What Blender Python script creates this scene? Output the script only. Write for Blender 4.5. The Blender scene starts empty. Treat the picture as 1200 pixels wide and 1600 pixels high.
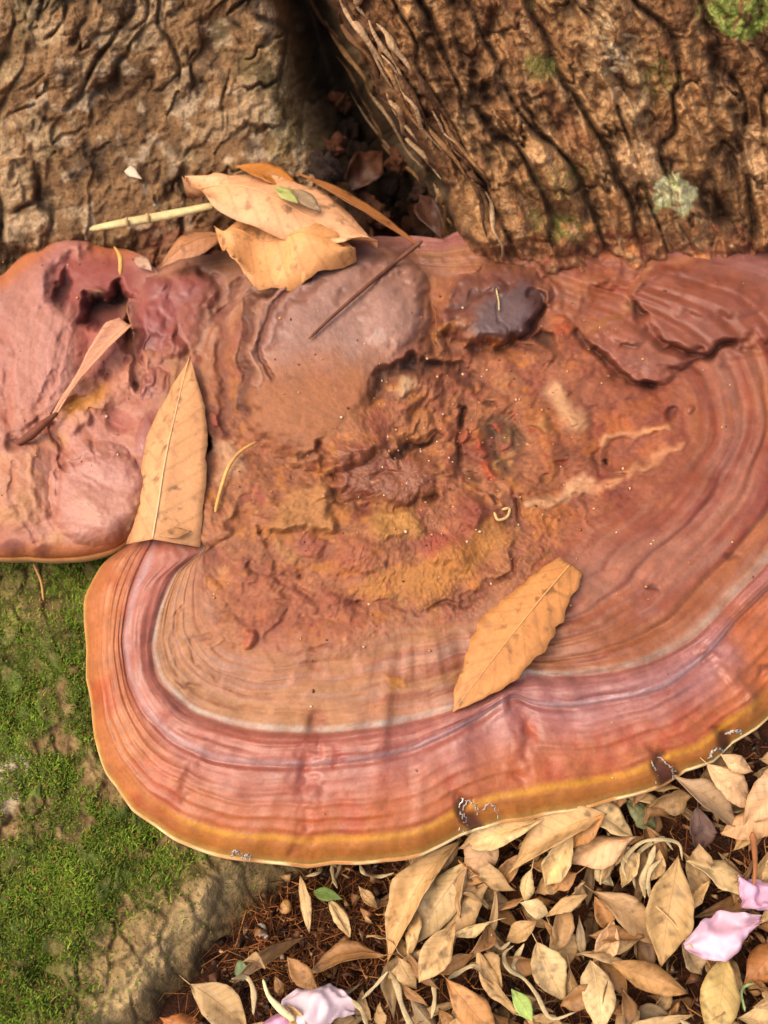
import bpy, math, random
import numpy as np
rng = np.random.RandomState(7)
random.seed(7)
R = math.radians
S = bpy.context.scene

# ------------------------------------------------------------------ camera, world, sun, exposure
CAM_H, PITCH, VFOV = 0.435, 50.0, 58.0
cam = bpy.data.cameras.new('camera'); cam_o = bpy.data.objects.new('camera', cam)
S.collection.objects.link(cam_o); S.camera = cam_o
cam_o.location = (0, 0, CAM_H); cam_o.rotation_euler = (R(90 - PITCH), 0, 0)
cam.sensor_fit = 'VERTICAL'; cam.angle = R(VFOV); cam.clip_start = 0.01; cam.clip_end = 200
cam.dof.use_dof = True; cam.dof.focus_distance = .40; cam.dof.aperture_fstop = 6.0

SUN_EL, SUN_AZ = 56.0, 238.0          # azimuth clockwise from +Y (the trunk's direction): from the left and a little behind the viewer
w = bpy.data.worlds.new('World'); S.world = w; w.use_nodes = True
nt = w.node_tree
sky = nt.nodes.new('ShaderNodeTexSky'); sky.sky_type = 'NISHITA'; sky.sun_disc = False
sky.sun_elevation = R(SUN_EL); sky.sun_rotation = R(SUN_AZ); sky.air_density = 1.0; sky.dust_density = 6.0; sky.ozone_density = 0.6
nt.links.new(sky.outputs[0], nt.nodes['Background'].inputs[0]); nt.nodes['Background'].inputs[1].default_value = 0.15
sun = bpy.data.lights.new('sun', 'SUN'); sun.energy = 1.4; sun.angle = R(60); sun.color = (1.0, 0.84, 0.58)
sun_o = bpy.data.objects.new('sun', sun); S.collection.objects.link(sun_o)
sun_o.rotation_euler = (R(90 - SUN_EL), 0, R(180 - SUN_AZ))
S.view_settings.view_transform = 'Standard'; S.view_settings.look = 'None'
S.view_settings.exposure = 0.80; S.view_settings.gamma = 1.0

# ------------------------------------------------------------------ helpers: pixels, noise, colour
TV = math.tan(R(VFOV / 2)); SP, CP = math.sin(R(PITCH)), math.cos(R(PITCH))
def ray(px, py):
    """direction through a pixel of the 1200 x 1600 photograph"""
    a = (np.asarray(px, float) - 600) / 800 * TV
    b = -(np.asarray(py, float) - 800) / 800 * TV
    return a, CP + b * SP, -SP + b * CP
PZ0, PY0, PS = 0.070, 0.129, 0.268          # the fungus' mean plane: z = PZ0 + PS (y - PY0)
def on_plane(px, py, h):
    dx, dy, dz = ray(px, py)
    t = (PZ0 + h - PS * PY0 - CAM_H) / (dz - PS * dy)
    return np.stack([dx * t, dy * t, CAM_H + dz * t], -1)
def at_z(px, py, z):
    dx, dy, dz = ray(px, py); t = (z - CAM_H) / dz
    return np.stack([dx * t, dy * t, CAM_H + dz * t], -1)
def sstep(a, b, x):
    t = np.clip((x - a) / (b - a), 0, 1); return t * t * (3 - 2 * t)
LAT = np.random.RandomState(3).rand(512, 512)
def vnoise(x, y, seed=0):
    x = np.asarray(x, float) + seed * 37.31; y = np.asarray(y, float) + seed * 91.7
    xi = np.floor(x).astype(int); yi = np.floor(y).astype(int); fx = x - xi; fy = y - yi
    fx = fx * fx * fx * (fx * (fx * 6 - 15) + 10); fy = fy * fy * fy * (fy * (fy * 6 - 15) + 10)
    a = LAT[xi % 512, yi % 512]; b = LAT[(xi + 1) % 512, yi % 512]
    c = LAT[xi % 512, (yi + 1) % 512]; d = LAT[(xi + 1) % 512, (yi + 1) % 512]
    return (a + (b - a) * fx) * (1 - fy) + (c + (d - c) * fx) * fy
def fbm(x, y, n=4, seed=0, g=0.5):
    s = 0; a = 1; tot = 0
    for i in range(n):
        s = s + a * (vnoise(x, y, seed + i * 3) - 0.5); tot += a; a *= g; x = x * 2.03 + 5.1; y = y * 2.03 + 1.7
    return s / tot * 2                       # about -1 .. 1
def voronoi(u, v, seed=0, jit=0.9):
    rs = np.random.RandomState(seed + 11); J = rs.rand(256, 256, 3)
    ui = np.floor(u).astype(int); vi = np.floor(v).astype(int)
    f1 = np.full(u.shape, 9.); f2 = np.full(u.shape, 9.); cid = np.zeros(u.shape, int); cr = np.zeros(u.shape)
    for du in (-1, 0, 1):
        for dv in (-1, 0, 1):
            a = ui + du; b = vi + dv; j = J[a % 256, b % 256]
            d = np.hypot(a + .5 + (j[..., 0] - .5) * jit - u, b + .5 + (j[..., 1] - .5) * jit - v)
            near = d < f1
            f2 = np.where(near, f1, np.minimum(f2, d)); cid = np.where(near, (a % 256) * 256 + b % 256, cid)
            cr = np.where(near, j[..., 2], cr); f1 = np.where(near, d, f1)
    return f1, f2, cid, cr
def lin(c):
    c = np.asarray(c, float) / 255.0
    return np.where(c <= 0.04045, c / 12.92, ((c + 0.055) / 1.055) ** 2.4)
ALB = 0.74                                    # photograph tone -> base colour
def alb(c): return lin(c) * ALB

# ------------------------------------------------------------------ relief and colour strokes in surface coordinates
class Surf:
    gain = 1.15
    def __init__(s, px, py, h, col, rough, warp=5.0, wscale=26.0):
        s.px = px; s.py = py; s.h = h; s.col = col; s.rough = rough
        s.wx = px + warp * fbm(px / wscale, py / wscale, 3, 41) * 1.6
        s.wy = py + warp * fbm(px / wscale, py / wscale, 3, 57) * 1.6
    def _apply(s, idx, m, dh, col, a, rough):
        if dh: s.h[idx] += dh * m
        if col is not None:
            k = (m * a)[:, None]; s.col[idx] = s.col[idx] * (1 - k) + alb(col) * k
        if rough is not None: s.rough[idx] = s.rough[idx] * (1 - m * a) + rough * m * a
    def stroke(s, pts, w, dh=0, col=None, a=0.8, soft=0.75, rough=None, clean=False):
        w = w * 1.15
        pts = np.array(pts, float); p = w * (1 + soft)
        idx = np.where((s.wx > pts[:, 0].min() - p) & (s.wx < pts[:, 0].max() + p) & (s.wy > pts[:, 1].min() - p) & (s.wy < pts[:, 1].max() + p))[0]
        if not len(idx): return
        x = s.wx[idx]; y = s.wy[idx]; d = np.full(len(idx), 1e9)
        for (x0, y0), (x1, y1) in zip(pts[:-1], pts[1:]):
            ex, ey = x1 - x0, y1 - y0; L = ex * ex + ey * ey + 1e-9
            t = np.clip(((x - x0) * ex + (y - y0) * ey) / L, 0, 1)
            d = np.minimum(d, np.hypot(x - x0 - t * ex, y - y0 - t * ey))
        nz = np.clip(.62 + .75 * fbm(s.px[idx] / 21, s.py[idx] / 21, 2, 47), .12, 1.05)
        if clean: nz = 1.0
        else: d = d / (.75 + .5 * vnoise(s.px[idx] / 17, s.py[idx] / 17, 49))
        s._apply(idx, (1 - sstep(w * .5 * (1 - soft), w * .5 * (1 + soft), d)) * nz, dh, col, a, rough)
    def bump(s, cx, cy, rx, ry, ang=0, dh=0, col=None, a=0.8, p=2.0, rough=None):
        dh = dh * s.gain
        m = max(rx, ry); idx = np.where((abs(s.wx - cx) < m) & (abs(s.wy - cy) < m))[0]
        if not len(idx): return
        c, q = math.cos(R(ang)), math.sin(R(ang)); x = s.wx[idx] - cx; y = s.wy[idx] - cy
        d = np.hypot((x * c + y * q) / rx, (-x * q + y * c) / ry)
        k = np.clip(1 - d ** p, 0, 1); s._apply(idx, k * (2 - k) if p > 2 else k * k * (3 - 2 * k), dh, col, a, rough)
    def mask(s, pts, soft, idx=None):
        pts = np.array(pts, float)
        x = s.wx if idx is None else s.wx[idx]; y = s.wy if idx is None else s.wy[idx]
        d = np.full(x.shape, 1e9); ins = np.zeros(x.shape, bool); n = len(pts)
        for i in range(n):
            x0, y0 = pts[i]; x1, y1 = pts[(i + 1) % n]; ex, ey = x1 - x0, y1 - y0
            t = np.clip(((x - x0) * ex + (y - y0) * ey) / (ex * ex + ey * ey + 1e-9), 0, 1)
            d = np.minimum(d, np.hypot(x - x0 - t * ex, y - y0 - t * ey))
            if y0 != y1:
                ins ^= ((y0 > y) != (y1 > y)) & (x < (x1 - x0) * (y - y0) / (y1 - y0) + x0)
        return sstep(-soft, soft, np.where(ins, d, -d))
    def poly(s, pts, soft, dh=0, col=None, a=0.8, rough=None):
        dh = dh * s.gain; soft = soft * 1.15
        q = np.array(pts, float)
        idx = np.where((s.wx > q[:, 0].min() - soft) & (s.wx < q[:, 0].max() + soft) & (s.wy > q[:, 1].min() - soft) & (s.wy < q[:, 1].max() + soft))[0]
        if len(idx): s._apply(idx, s.mask(pts, soft, idx), dh, col, a, rough)

# ------------------------------------------------------------------ helpers: meshes and objects
def link(o): S.collection.objects.link(o)
def mesh_np(name, V, F, mat, col=None, rough=None, parent=None, normals=None, smooth=True):
    """one mesh object from arrays; F is (n,3) or (n,4)"""
    V = np.asarray(V, np.float32); F = np.asarray(F, np.int32); k = F.shape[1]
    me = bpy.data.meshes.new(name); me.vertices.add(len(V)); me.vertices.foreach_set('co', V.ravel())
    me.loops.add(F.size); me.loops.foreach_set('vertex_index', F.ravel())
    me.polygons.add(len(F)); me.polygons.foreach_set('loop_start', np.arange(0, F.size, k, dtype=np.int32))
    if smooth: me.polygons.foreach_set('use_smooth', np.ones(len(F), bool))
    if col is not None:
        at = me.attributes.new('col', 'FLOAT_COLOR', 'POINT')
        at.data.foreach_set('color', np.concatenate([col, np.ones((len(col), 1))], 1).astype(np.float32).ravel())
    if rough is not None:
        at = me.attributes.new('rough', 'FLOAT', 'POINT'); at.data.foreach_set('value', np.asarray(rough, np.float32))
    me.update(calc_edges=True); me.validate()
    if normals is not None: me.normals_split_custom_set_from_vertices(normals.astype(float).tolist())
    me.materials.append(mat)
    o = bpy.data.objects.new(name, me); link(o)
    if parent is not None: o.parent = parent
    return o
def subset(name, V, F, mat, col, rough, N, parent):
    used = np.unique(F); mp = np.zeros(len(V), np.int32); mp[used] = np.arange(len(used))
    return mesh_np(name, V[used], mp[F], mat, col[used], rough[used], parent, N[used])
def grid_faces(n, m, wrap=False):
    i = np.arange(n - 1)[:, None]; j = np.arange(m if wrap else m - 1)[None, :]; j2 = (j + 1) % m
    return np.stack([i * m + j, i * m + j2, (i + 1) * m + j2, (i + 1) * m + j], -1).reshape(-1, 4)
def vert_normals(V, F):
    n = np.cross(V[F[:, 2]] - V[F[:, 0]], V[F[:, 3]] - V[F[:, 1]]); N = np.zeros_like(V)
    for k in range(4):
        for c in range(3): N[:, c] += np.bincount(F[:, k], n[:, c], len(V))
    return N / (np.linalg.norm(N, axis=1)[:, None] + 1e-12)
def empty(name, loc=(0, 0, 0)):
    o = bpy.data.objects.new(name, None); o.empty_display_size = 0.02; o.location = loc; link(o); return o
def tag(o, label=None, cat=None, group=None, kind=None):
    if label: o['label'] = label
    if cat: o['category'] = cat
    if group: o['group'] = group
    if kind: o['kind'] = kind
    return o
def tube(pts, rad, n=6, flat=1.0):
    """closed tapering tube along a 3-D polyline, with a fine spline; returns V, quads"""
    P = np.array(pts, float); rad = np.broadcast_to(np.asarray(rad, float), (len(P),)).copy()
    T = np.gradient(P, axis=0); T /= np.linalg.norm(T, axis=1)[:, None] + 1e-12
    up = np.array([0.13, 0.21, 1.0]); A = np.cross(T, up); A /= np.linalg.norm(A, axis=1)[:, None] + 1e-9; B = np.cross(T, A)
    th = np.arange(n) / n * 2 * math.pi; rad[0] *= .35; rad[-1] *= .35
    V = P[:, None] + rad[:, None, None] * (np.cos(th)[None, :, None] * A[:, None] + flat * np.sin(th)[None, :, None] * B[:, None])
    V = V.reshape(-1, 3); F = grid_faces(len(P), n, True)
    V = np.concatenate([V, P[:1], P[-1:]]); k = len(P) * n
    e = [[k, (j + 1) % n, j, j] for j in range(n)] + [[k + 1, (len(P) - 1) * n + j, (len(P) - 1) * n + (j + 1) % n, (len(P) - 1) * n + (j + 1) % n] for j in range(n)]
    tri = np.concatenate([F[:, [0, 1, 2]], F[:, [0, 2, 3]], np.array(e)[:, :3]])
    return V, tri
def spline(pts, n):
    P = np.array(pts, float); Q = np.concatenate([2 * P[:1] - P[1:2], P, 2 * P[-1:] - P[-2:-1]])
    out = []
    for x in np.linspace(0, len(P) - 1 - 1e-6, n):
        i = int(x); t = x - i; a, b, c, d = Q[i:i + 4]
        out.append(.5 * (2 * b + (c - a) * t + (2 * a - 5 * b + 4 * c - d) * t * t + (3 * b - a - 3 * c + d) * t ** 3))
    return np.array(out)

# ------------------------------------------------------------------ materials
def painted(name, nscale=900, namt=0.25, bump=0.25, bscale=1500, bdist=0.0006, spec=0.5, sheen=0, rough=None, trans=0, coat=0, base=None):
    m = bpy.data.materials.new(name); m.use_nodes = True; t = m.node_tree; N = t.nodes; L = t.links
    b = N['Principled BSDF']; geo = N.new('ShaderNodeNewGeometry')
    at = N.new('ShaderNodeAttribute'); at.attribute_name = 'col'
    n1 = N.new('ShaderNodeTexNoise'); n1.inputs['Scale'].default_value = nscale; n1.inputs['Detail'].default_value = 5; n1.inputs['Roughness'].default_value = .65
    L.new(geo.outputs['Position'], n1.inputs['Vector'])
    mr = N.new('ShaderNodeMapRange'); mr.inputs[1].default_value = .25; mr.inputs[2].default_value = .75
    mr.inputs[3].default_value = 1 - namt; mr.inputs[4].default_value = 1 + namt; L.new(n1.outputs[0], mr.inputs[0])
    mx = N.new('ShaderNodeVectorMath'); mx.operation = 'SCALE'
    if base is None: L.new(at.outputs['Color'], mx.inputs[0])
    else: mx.inputs[0].default_value = tuple(alb(base))
    L.new(mr.outputs[0], mx.inputs['Scale']); L.new(mx.outputs[0], b.inputs['Base Color'])
    if rough is None:
        ar = N.new('ShaderNodeAttribute'); ar.attribute_name = 'rough'; L.new(ar.outputs['Fac'], b.inputs['Roughness'])
    else: b.inputs['Roughness'].default_value = rough
    b.inputs['Specular IOR Level'].default_value = spec
    if coat: b.inputs['Coat Weight'].default_value = coat; b.inputs['Coat Roughness'].default_value = .25
    if bump:
        n2 = N.new('ShaderNodeTexNoise'); n2.inputs['Scale'].default_value = bscale; n2.inputs['Detail'].default_value = 4
        L.new(geo.outputs['Position'], n2.inputs['Vector'])
        bp = N.new('ShaderNodeBump'); bp.inputs['Strength'].default_value = bump; bp.inputs['Distance'].default_value = bdist
        L.new(n2.outputs[0], bp.inputs['Height']); L.new(bp.outputs[0], b.inputs['Normal'])
    if trans:
        tr = N.new('ShaderNodeBsdfTranslucent'); L.new(mx.outputs[0], tr.inputs['Color'])
        ms = N.new('ShaderNodeMixShader'); ms.inputs[0].default_value = trans
        L.new(b.outputs[0], ms.inputs[1]); L.new(tr.outputs[0], ms.inputs[2]); L.new(ms.outputs[0], N['Material Output'].inputs[0])
    return m
M_CAP = painted('fungus_lacquer', 700, .16, .25, 1300, .0005, .5)
M_PORE = painted('fungus_pores', 900, .12, .4, 2500, .0004, .3, rough=.8)
M_BARK = painted('bark', 450, .42, .7, 700, .0016, .25)
M_ROOT = painted('root_bark', 500, .40, .7, 900, .0013, .25)
M_SOIL = painted('soil', 600, .5, .9, 700, .002, .2, rough=.95)
M_LEAF = painted('dry_leaf', 500, .16, .25, 900, .0005, .35, rough=.55, trans=.12)
def add_veins(m):
    t = m.node_tree; N = t.nodes; L = t.links; at = N.new('ShaderNodeAttribute'); at.attribute_name = 'luv'
    sx = N.new('ShaderNodeSeparateXYZ'); L.new(at.outputs['Vector'], sx.inputs[0])
    def mth(op, a, b=None):
        n = N.new('ShaderNodeMath'); n.operation = op
        for i, q in enumerate((a, b)):
            if q is None: continue
            if isinstance(q, (int, float)): n.inputs[i].default_value = q
            else: L.new(q, n.inputs[i])
        return n.outputs[0]
    ph = mth('SUBTRACT', mth('MULTIPLY', sx.outputs[0], 9.0), mth('MULTIPLY', mth('ABSOLUTE', sx.outputs[1]), 1.5))
    wv = mth('POWER', mth('ABSOLUTE', mth('COSINE', mth('MULTIPLY', ph, math.pi))), 22.0)      # thin side veins
    geo = N.new('ShaderNodeNewGeometry'); oi = N.new('ShaderNodeObjectInfo')
    nz = N.new('ShaderNodeTexNoise'); nz.noise_dimensions = '4D'; nz.inputs['Scale'].default_value = 170; nz.inputs['Detail'].default_value = 3
    L.new(geo.outputs['Position'], nz.inputs['Vector']); L.new(oi.outputs['Random'], nz.inputs['W'])
    sp = N.new('ShaderNodeMapRange'); sp.inputs[1].default_value = .58; sp.inputs[2].default_value = .70; sp.inputs[3].default_value = 1; sp.inputs[4].default_value = .45; L.new(nz.outputs[0], sp.inputs[0])
    k = mth('MULTIPLY', sp.outputs[0], mth('SUBTRACT', 1.0, mth('MULTIPLY', wv, .16)))
    mx = [n for n in N if n.type == 'VECT_MATH'][0]; src = mx.inputs['Scale'].links[0].from_socket
    L.new(mth('MULTIPLY', src, k), mx.inputs['Scale'])
add_veins(M_LEAF)
M_RIB = painted('leaf_rib', 800, .15, 0, spec=.3, rough=.6)
M_MOSS = painted('moss', 900, .3, 0, spec=.2, rough=.8, trans=.15)
M_FIBRE = painted('rootlet', 900, .3, 0, spec=.25, rough=.8)
M_PETAL = painted('petal', 500, .06, .2, 900, .0004, .3, rough=.5, trans=.25)
M_TWIG = painted('twig', 700, .22, .4, 1200, .0005, .3, rough=.7)
M_WEB = painted('web', 900, .1, 0, spec=.3, rough=.8, base=(236, 228, 216))
M_SPECK = painted('speck', 900, .2, 0, spec=.4, rough=.6)

# ------------------------------------------------------------------ ground
def ground_z(x, y):
    m = .036 * sstep(-.01, .07, x) * sstep(.10, .19, y) + .012 * sstep(.10, .2, x)
    return m + .004 * fbm(x * 22, y * 22, 3, 5)
def axis(lo, hi, step, far):
    a = np.arange(lo, hi, step); g = step * 1.25 ** np.arange(1, 60); g = np.cumsum(g); g = g[g < far]
    return np.concatenate([(lo - g)[::-1], a, hi + g])
gx = axis(-.30, .32, .0022, 30); gy = axis(-.06, .36, .0022, 30)
GX, GY = np.meshgrid(gx, gy, indexing='ij'); gxx, gyy = GX.ravel(), GY.ravel()
gz = ground_z(np.clip(gxx, -1, 1), np.clip(gyy, -1, 1)) + .0022 * fbm(gxx * 180, gyy * 180, 3, 9) - .003
n1 = fbm(gxx * 60, gyy * 60, 4, 3)[:, None]; n2 = fbm(gxx * 260, gyy * 260, 3, 13)[:, None]
gc = alb((66, 38, 24)) * (1 + .5 * n1) + alb((110, 62, 34)) * np.clip(n2 * 1.2, 0, 1)
soil = mesh_np('ground', np.stack([gxx, gyy, gz], 1), grid_faces(len(gx), len(gy)), M_SOIL, np.clip(gc, .004, 1))
tag(soil, kind='structure')

# ------------------------------------------------------------------ the tree: trunk with plates of bark, mossy root
tree = empty('tree', (0.05, .5, 0)); bpy.context.view_layer.update()
tag(tree, 'rough barked tree base with a dark cleft and a mossy root below the bracket fungus', 'tree')
TREE_OFF = np.array([0.05, .5, 0.])
def paxis(lo, hi, step, lo2, hi2):
    a = np.arange(lo, hi, step); g = np.cumsum(step * 1.12 ** np.arange(1, 90))
    return np.concatenate([(lo - g[g < lo - lo2])[::-1], a, hi + g[g < hi2 - hi]])
tx = paxis(-25, 1225, 2.2, -900, 2100); ty = paxis(-25, 470, 2.0, -1150, 1000)
TX, TY = np.meshgrid(tx, ty, indexing='ij'); px, py = TX.ravel(), TY.ravel()
wob = 26 * fbm(px / 130, py / 130, 3, 71)
edge_r = np.interp(py, [-1200, 0, 110, 210, 290, 400, 1000], [330, 500, 570, 625, 690, 720, 760])   # the near buttress begins right of this line
side = sstep(-5, 9, px - edge_r + .5 * wob + 9 * fbm(px / 14, py / 30, 3, 73))                                            # 0 far left flank, 1 near buttress
# --- near buttress (right)
sl = np.interp(px, [450, 700, 900, 1000, 1250], [.62, .40, .42, .38, .16])
al = px - sl * (py - 200)
def columns(al, py, wl, wob_, cross, sd):
    """long furrows with cross breaks: returns distance from furrow, from break, plate id, random per plate"""
    f = al / wl + wob_ * fbm(al / (wl * 1.7), py / (wl * 3.6), 3, sd) + .16 * fbm(al / (wl * .4), py / (wl * .8), 2, sd + 2)
    ci = np.floor(f); fr = f - ci
    g = py / cross + 7.3 * vnoise(ci * 3.7, ci * 1.9, sd + 4) + .45 * fbm(al / 26, py / 40, 3, sd + 5) + .35 * (fr - .5)
    gi = np.floor(g); gf = g - gi
    return np.minimum(fr, 1 - fr) * 2, np.minimum(gf, 1 - gf) * 2, ((ci.astype(int) % 251) * 256 + gi.astype(int) % 256), vnoise(ci * 5.1 + gi * 1.3, gi * 4.7 - ci * 2.2, sd + 6)
dA, bA, cidA, crA = columns(al, py, 70, 1.25, 110, 201)
open_ = np.clip(.55 + 1.0 * fbm(al / 70, py / 150, 3, 16), .12, 1)
furrow = sstep(.0, .22 + .40 * open_, dA); brk = 1 - .9 * (1 - sstep(0, .2, bA)) * sstep(.25, .6, vnoise(al / 40, py / 60, 18))
dB, bB, _, crB2 = columns(al + 13 * fbm(px / 22, py / 30, 2, 27), py, 26, .9, 48, 231)
fine_f = sstep(0, .5, dB) * (.3 + .7 * sstep(0, .3, bB))
crack = furrow * brk
fib = fbm(al / 9, py / 46, 4, 21); fine = fbm(px / 8, py / 9, 3, 22); mid = fbm(al / 30, py / 60, 3, 25)
reliefR = .0095 * np.sqrt(furrow) * (.5 + .5 * brk) * (.45 + .55 * open_) + .0075 * (crA - .5) * furrow * brk + .0026 * fine_f * (.3 + .7 * crB2) + .0022 * fib + .0008 * fine + .0022 * mid + .010 * fbm(al / 190, py / 600, 2, 29)
ridge = sstep(62, 14, np.abs(px - np.interp(py, [-300, 0, 200, 330, 420], [800, 925, 985, 1055, 1090]) + .3 * wob))
reliefR += .006 * ridge * sstep(430, 330, py)
# --- far flank (left)
aL = px + .10 * py + wob * 1.3
dL, bL, cidB, crB = columns(aL, py + .2 * px, 52, 1.7, 66, 261)
opl = np.clip(.5 + 1.1 * fbm(px / 90, py / 80, 3, 46), .02, 1)
crackL = (1 - (1 - sstep(0, .15 + .45 * opl, dL)) * sstep(.1, .7, opl)) * (1 - .8 * (1 - sstep(0, .2, bL)) * sstep(.3, .7, vnoise(px / 50, py / 50, 48)))
dM, bM, _, kr = columns(aL + 16 * fbm(px / 26, py / 26, 2, 53), py, 30, 1.0, 44, 281)
crackL2 = 1 - .7 * (1 - sstep(0, .5, dM) * sstep(0, .3, bM)) * sstep(.2, .7, vnoise(px / 40, py / 40, 55))
reliefL = .0042 * crackL + .0062 * (crB - .5) * sstep(0, .3, dL) * sstep(0, .3, bL) + .0022 * crackL2 * (.4 + .6 * kr) + .0026 * fbm(px / 48, py / 42, 3, 31) + .0011 * fbm(px / 10, py / 12, 3, 32) + .010 * fbm(px / 210, py / 200, 2, 35)
cid = np.where(side > .5, cidA, cidB + 70000); crk = np.where(side > .5, crack, crackL)
rel_s = Surf(px, py, np.zeros(len(px)), np.zeros((len(px), 3)), np.zeros(len(px)), 5, 22)
for q in ([(715, -10), (722, 60), (738, 120), (772, 185), (806, 260)], [(530, 10), (585, 110), (642, 215), (695, 300)], [(565, -10), (612, 90), (662, 172), (706, 240), (752, 290)], [(652, -10), (672, 70), (702, 150), (735, 205), (770, 250)], [(876, -10), (898, 60), (922, 120), (950, 180), (962, 235), (985, 290), (1012, 335)],
          [(985, 60), (1004, 120), (1014, 200), (1044, 262), (1085, 305), (1125, 335)], [(1092, -10), (1102, 80), (1120, 200), (1142, 262), (1132, 340)], [(770, 30), (748, 120), (764, 190)], [(840, 180), (868, 205), (902, 172)], [(820, 300), (850, 350), (846, 395)], [(902, 280), (930, 340), (935, 385)], [(1165, 90), (1150, 170), (1185, 240)]):
    rel_s.stroke(q, 24, -.0070, None, soft=.8)
for q, w_ in (([(740, -10), (752, 60), (772, 120), (800, 170)], 46), ([(620, -10), (645, 80), (680, 160)], 34), ([(800, 120), (830, 200), (870, 280)], 56), ([(1050, 30), (1062, 120), (1085, 200)], 44), ([(600, 90), (655, 200), (710, 280)], 26)):
    rel_s.stroke(q, w_, .0038, None, soft=.8)
reliefR = reliefR + rel_s.h; crack = np.clip(crack + np.minimum(rel_s.h, 0) / .0075, 0, 1)
relief = (reliefR * side + reliefL * (1 - side)) * (.45 + .55 * sstep(430, 360, py)) + sstep(340, 400, py) * (.013 * np.clip(fbm(px / 58, py / 40, 3, 74) - .1, -.4, 1) + .004 * fbm(px / 15, py / 15, 3, 75))
cx = np.interp(py, [-1150, -60, 60, 150, 250, 340, 420, 1000], [300, 462, 492, 535, 590, 640, 670, 700])
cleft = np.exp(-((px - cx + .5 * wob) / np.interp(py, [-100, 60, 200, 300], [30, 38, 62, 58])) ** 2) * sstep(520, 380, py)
# distances: far flank stands about 3 cm farther back than the buttress; both flare towards the ground
Y0 = .4205 * side + .447 * (1 - side) + .10 * cleft + .02 * sstep(1150, 1800, px) ** 2 + .10 * sstep(100, -900, px) ** 2
kf = .26 * side + .40 * (1 - side)
dx, dy, dz = ray(px, py)
t = (Y0 + kf * (CAM_H - .16) - relief * (1 - .6 * cleft)) / (dy - kf * dz)
V = np.stack([dx * t, dy * t, CAM_H + dz * t], 1)
# colours of the bark, with shade painted into the cleft
def mixc(c, col, m): return c * (1 - m[:, None]) + alb(col) * m[:, None]
c = np.tile(alb((150, 104, 64)), (len(px), 1))
c = mixc(c, (192, 144, 94), np.clip(1.3 * crA - .3 + .5 * fib, 0, 1) * .95)
c = mixc(c, (134, 80, 48), sstep(.1, .6, mid) * .6); c = mixc(c, (214, 172, 124), sstep(.15, .6, fbm(al / 16, py / 34, 3, 28)) * .5)
c = mixc(c, (50, 32, 21), (1 - crack) * .85); c = mixc(c, (96, 62, 38), sstep(.5, .15, crA) * .5); c = mixc(c, (84, 54, 34), (1 - fine_f) * .4)
c = mixc(c, (205, 165, 118), ridge * sstep(-.3, .5, fbm(px / 24, py / 34, 3, 77)) * sstep(440, 330, py) * .85)
mossR = sstep(.18, .5, fbm(px / 75, py / 85, 3, 81)) * sstep(800, 840, px) * .5
c = mixc(c, (105, 108, 48), mossR * sstep(-.2, .3, fine))
cl = np.tile(alb((152, 112, 74)), (len(px), 1))
cl = mixc(cl, (190, 146, 100), np.clip(crB * .9 + .5 * fbm(px / 30, py / 34, 3, 36), 0, 1) * .75)
cl = mixc(cl, (104, 74, 46), sstep(0, .5, fbm(px / 60, py / 50, 3, 37)) * .6)
cl = mixc(cl, (226, 196, 160), sstep(.18, .45, fbm(px / 22, py / 26, 3, 38)) * .7 * sstep(560, 430, px))
cl = mixc(cl, (84, 62, 42), sstep(.0, .4, fbm(px / 40, py / 64, 4, 33)) * .85); cl = mixc(cl, (214, 178, 134), sstep(.1, .4, fbm(px / 52, py / 46, 4, 34)) * .7); cl = mixc(cl, (62, 46, 30), (1 - crackL) * .6); cl = mixc(cl, (78, 56, 36), (1 - crackL2) * .35)
cl = mixc(cl, (112, 106, 62), sstep(.1, .5, fbm(px / 90, py / 120, 3, 39)) * .4)
c = c * side[:, None] + .72 * cl * (1 - side[:, None])
c = mixc(c, (36, 25, 18), cleft * .85)  # shade of the deep cleft put into the colour
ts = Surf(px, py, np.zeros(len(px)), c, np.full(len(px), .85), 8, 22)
for i in range(90):
    a_ = rng.uniform(0, 6.28); r_ = 32 * math.sqrt(rng.rand()); ts.bump(1056 + r_ * math.cos(a_), 305 + 1.1 * r_ * math.sin(a_), rng.uniform(4, 10), rng.uniform(3, 8), rng.uniform(0, 180), 0, [(196, 192, 142), (176, 180, 124), (206, 198, 156)][i % 3], .75, 3)
    a_ = rng.uniform(0, 6.28); r_ = 50 * math.sqrt(rng.rand()); ts.bump(1158 + r_ * math.cos(a_), 18 + .8 * r_ * math.sin(a_), rng.uniform(4, 12), rng.uniform(3, 9), rng.uniform(0, 180), 0, [(132, 148, 66), (156, 164, 84), (112, 126, 54)][i % 3], .75, 3)
ts.bump(845, 105, 34, 26, 0, 0, (120, 124, 58), .7); ts.bump(890, 358, 36, 30, 0, 0, (140, 140, 66), .6)
for (x, y, r) in ((945, 60, 14), (958, 78, 18), (975, 96, 20), (962, 112, 14), (985, 55, 10), (950, 35, 12)): ts.bump(x, y, r, r * .6, 20, 0, (222, 192, 150), .8)
for (x, y, r) in ((1000, 265, 34), (985, 235, 24), (1185, 250, 30), (1180, 210, 22), (960, 150, 22)): ts.bump(x, y, r, r * .8, 0, 0, (212, 168, 122), .75, 3)
ts.poly([(230, 350), (640, 350), (700, 385), (1250, 375), (1250, 480), (150, 480)], 26, 0, (140, 80, 56), .6)
for i in range(70): ts.bump(rng.uniform(690, 1220), rng.uniform(350, 425), rng.uniform(6, 20), rng.uniform(5, 12), rng.uniform(0, 180), 0, [(196, 130, 80), (150, 84, 66), (88, 52, 36), (190, 146, 104)][i % 4], .7)
c = ts.col * (1 + .18 * fbm(px / 5, py / 6, 2, 91))[:, None]
c = np.clip(c, .003, .9)
F = grid_faces(len(tx), len(ty)); N = vert_normals(V, F)
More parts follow.
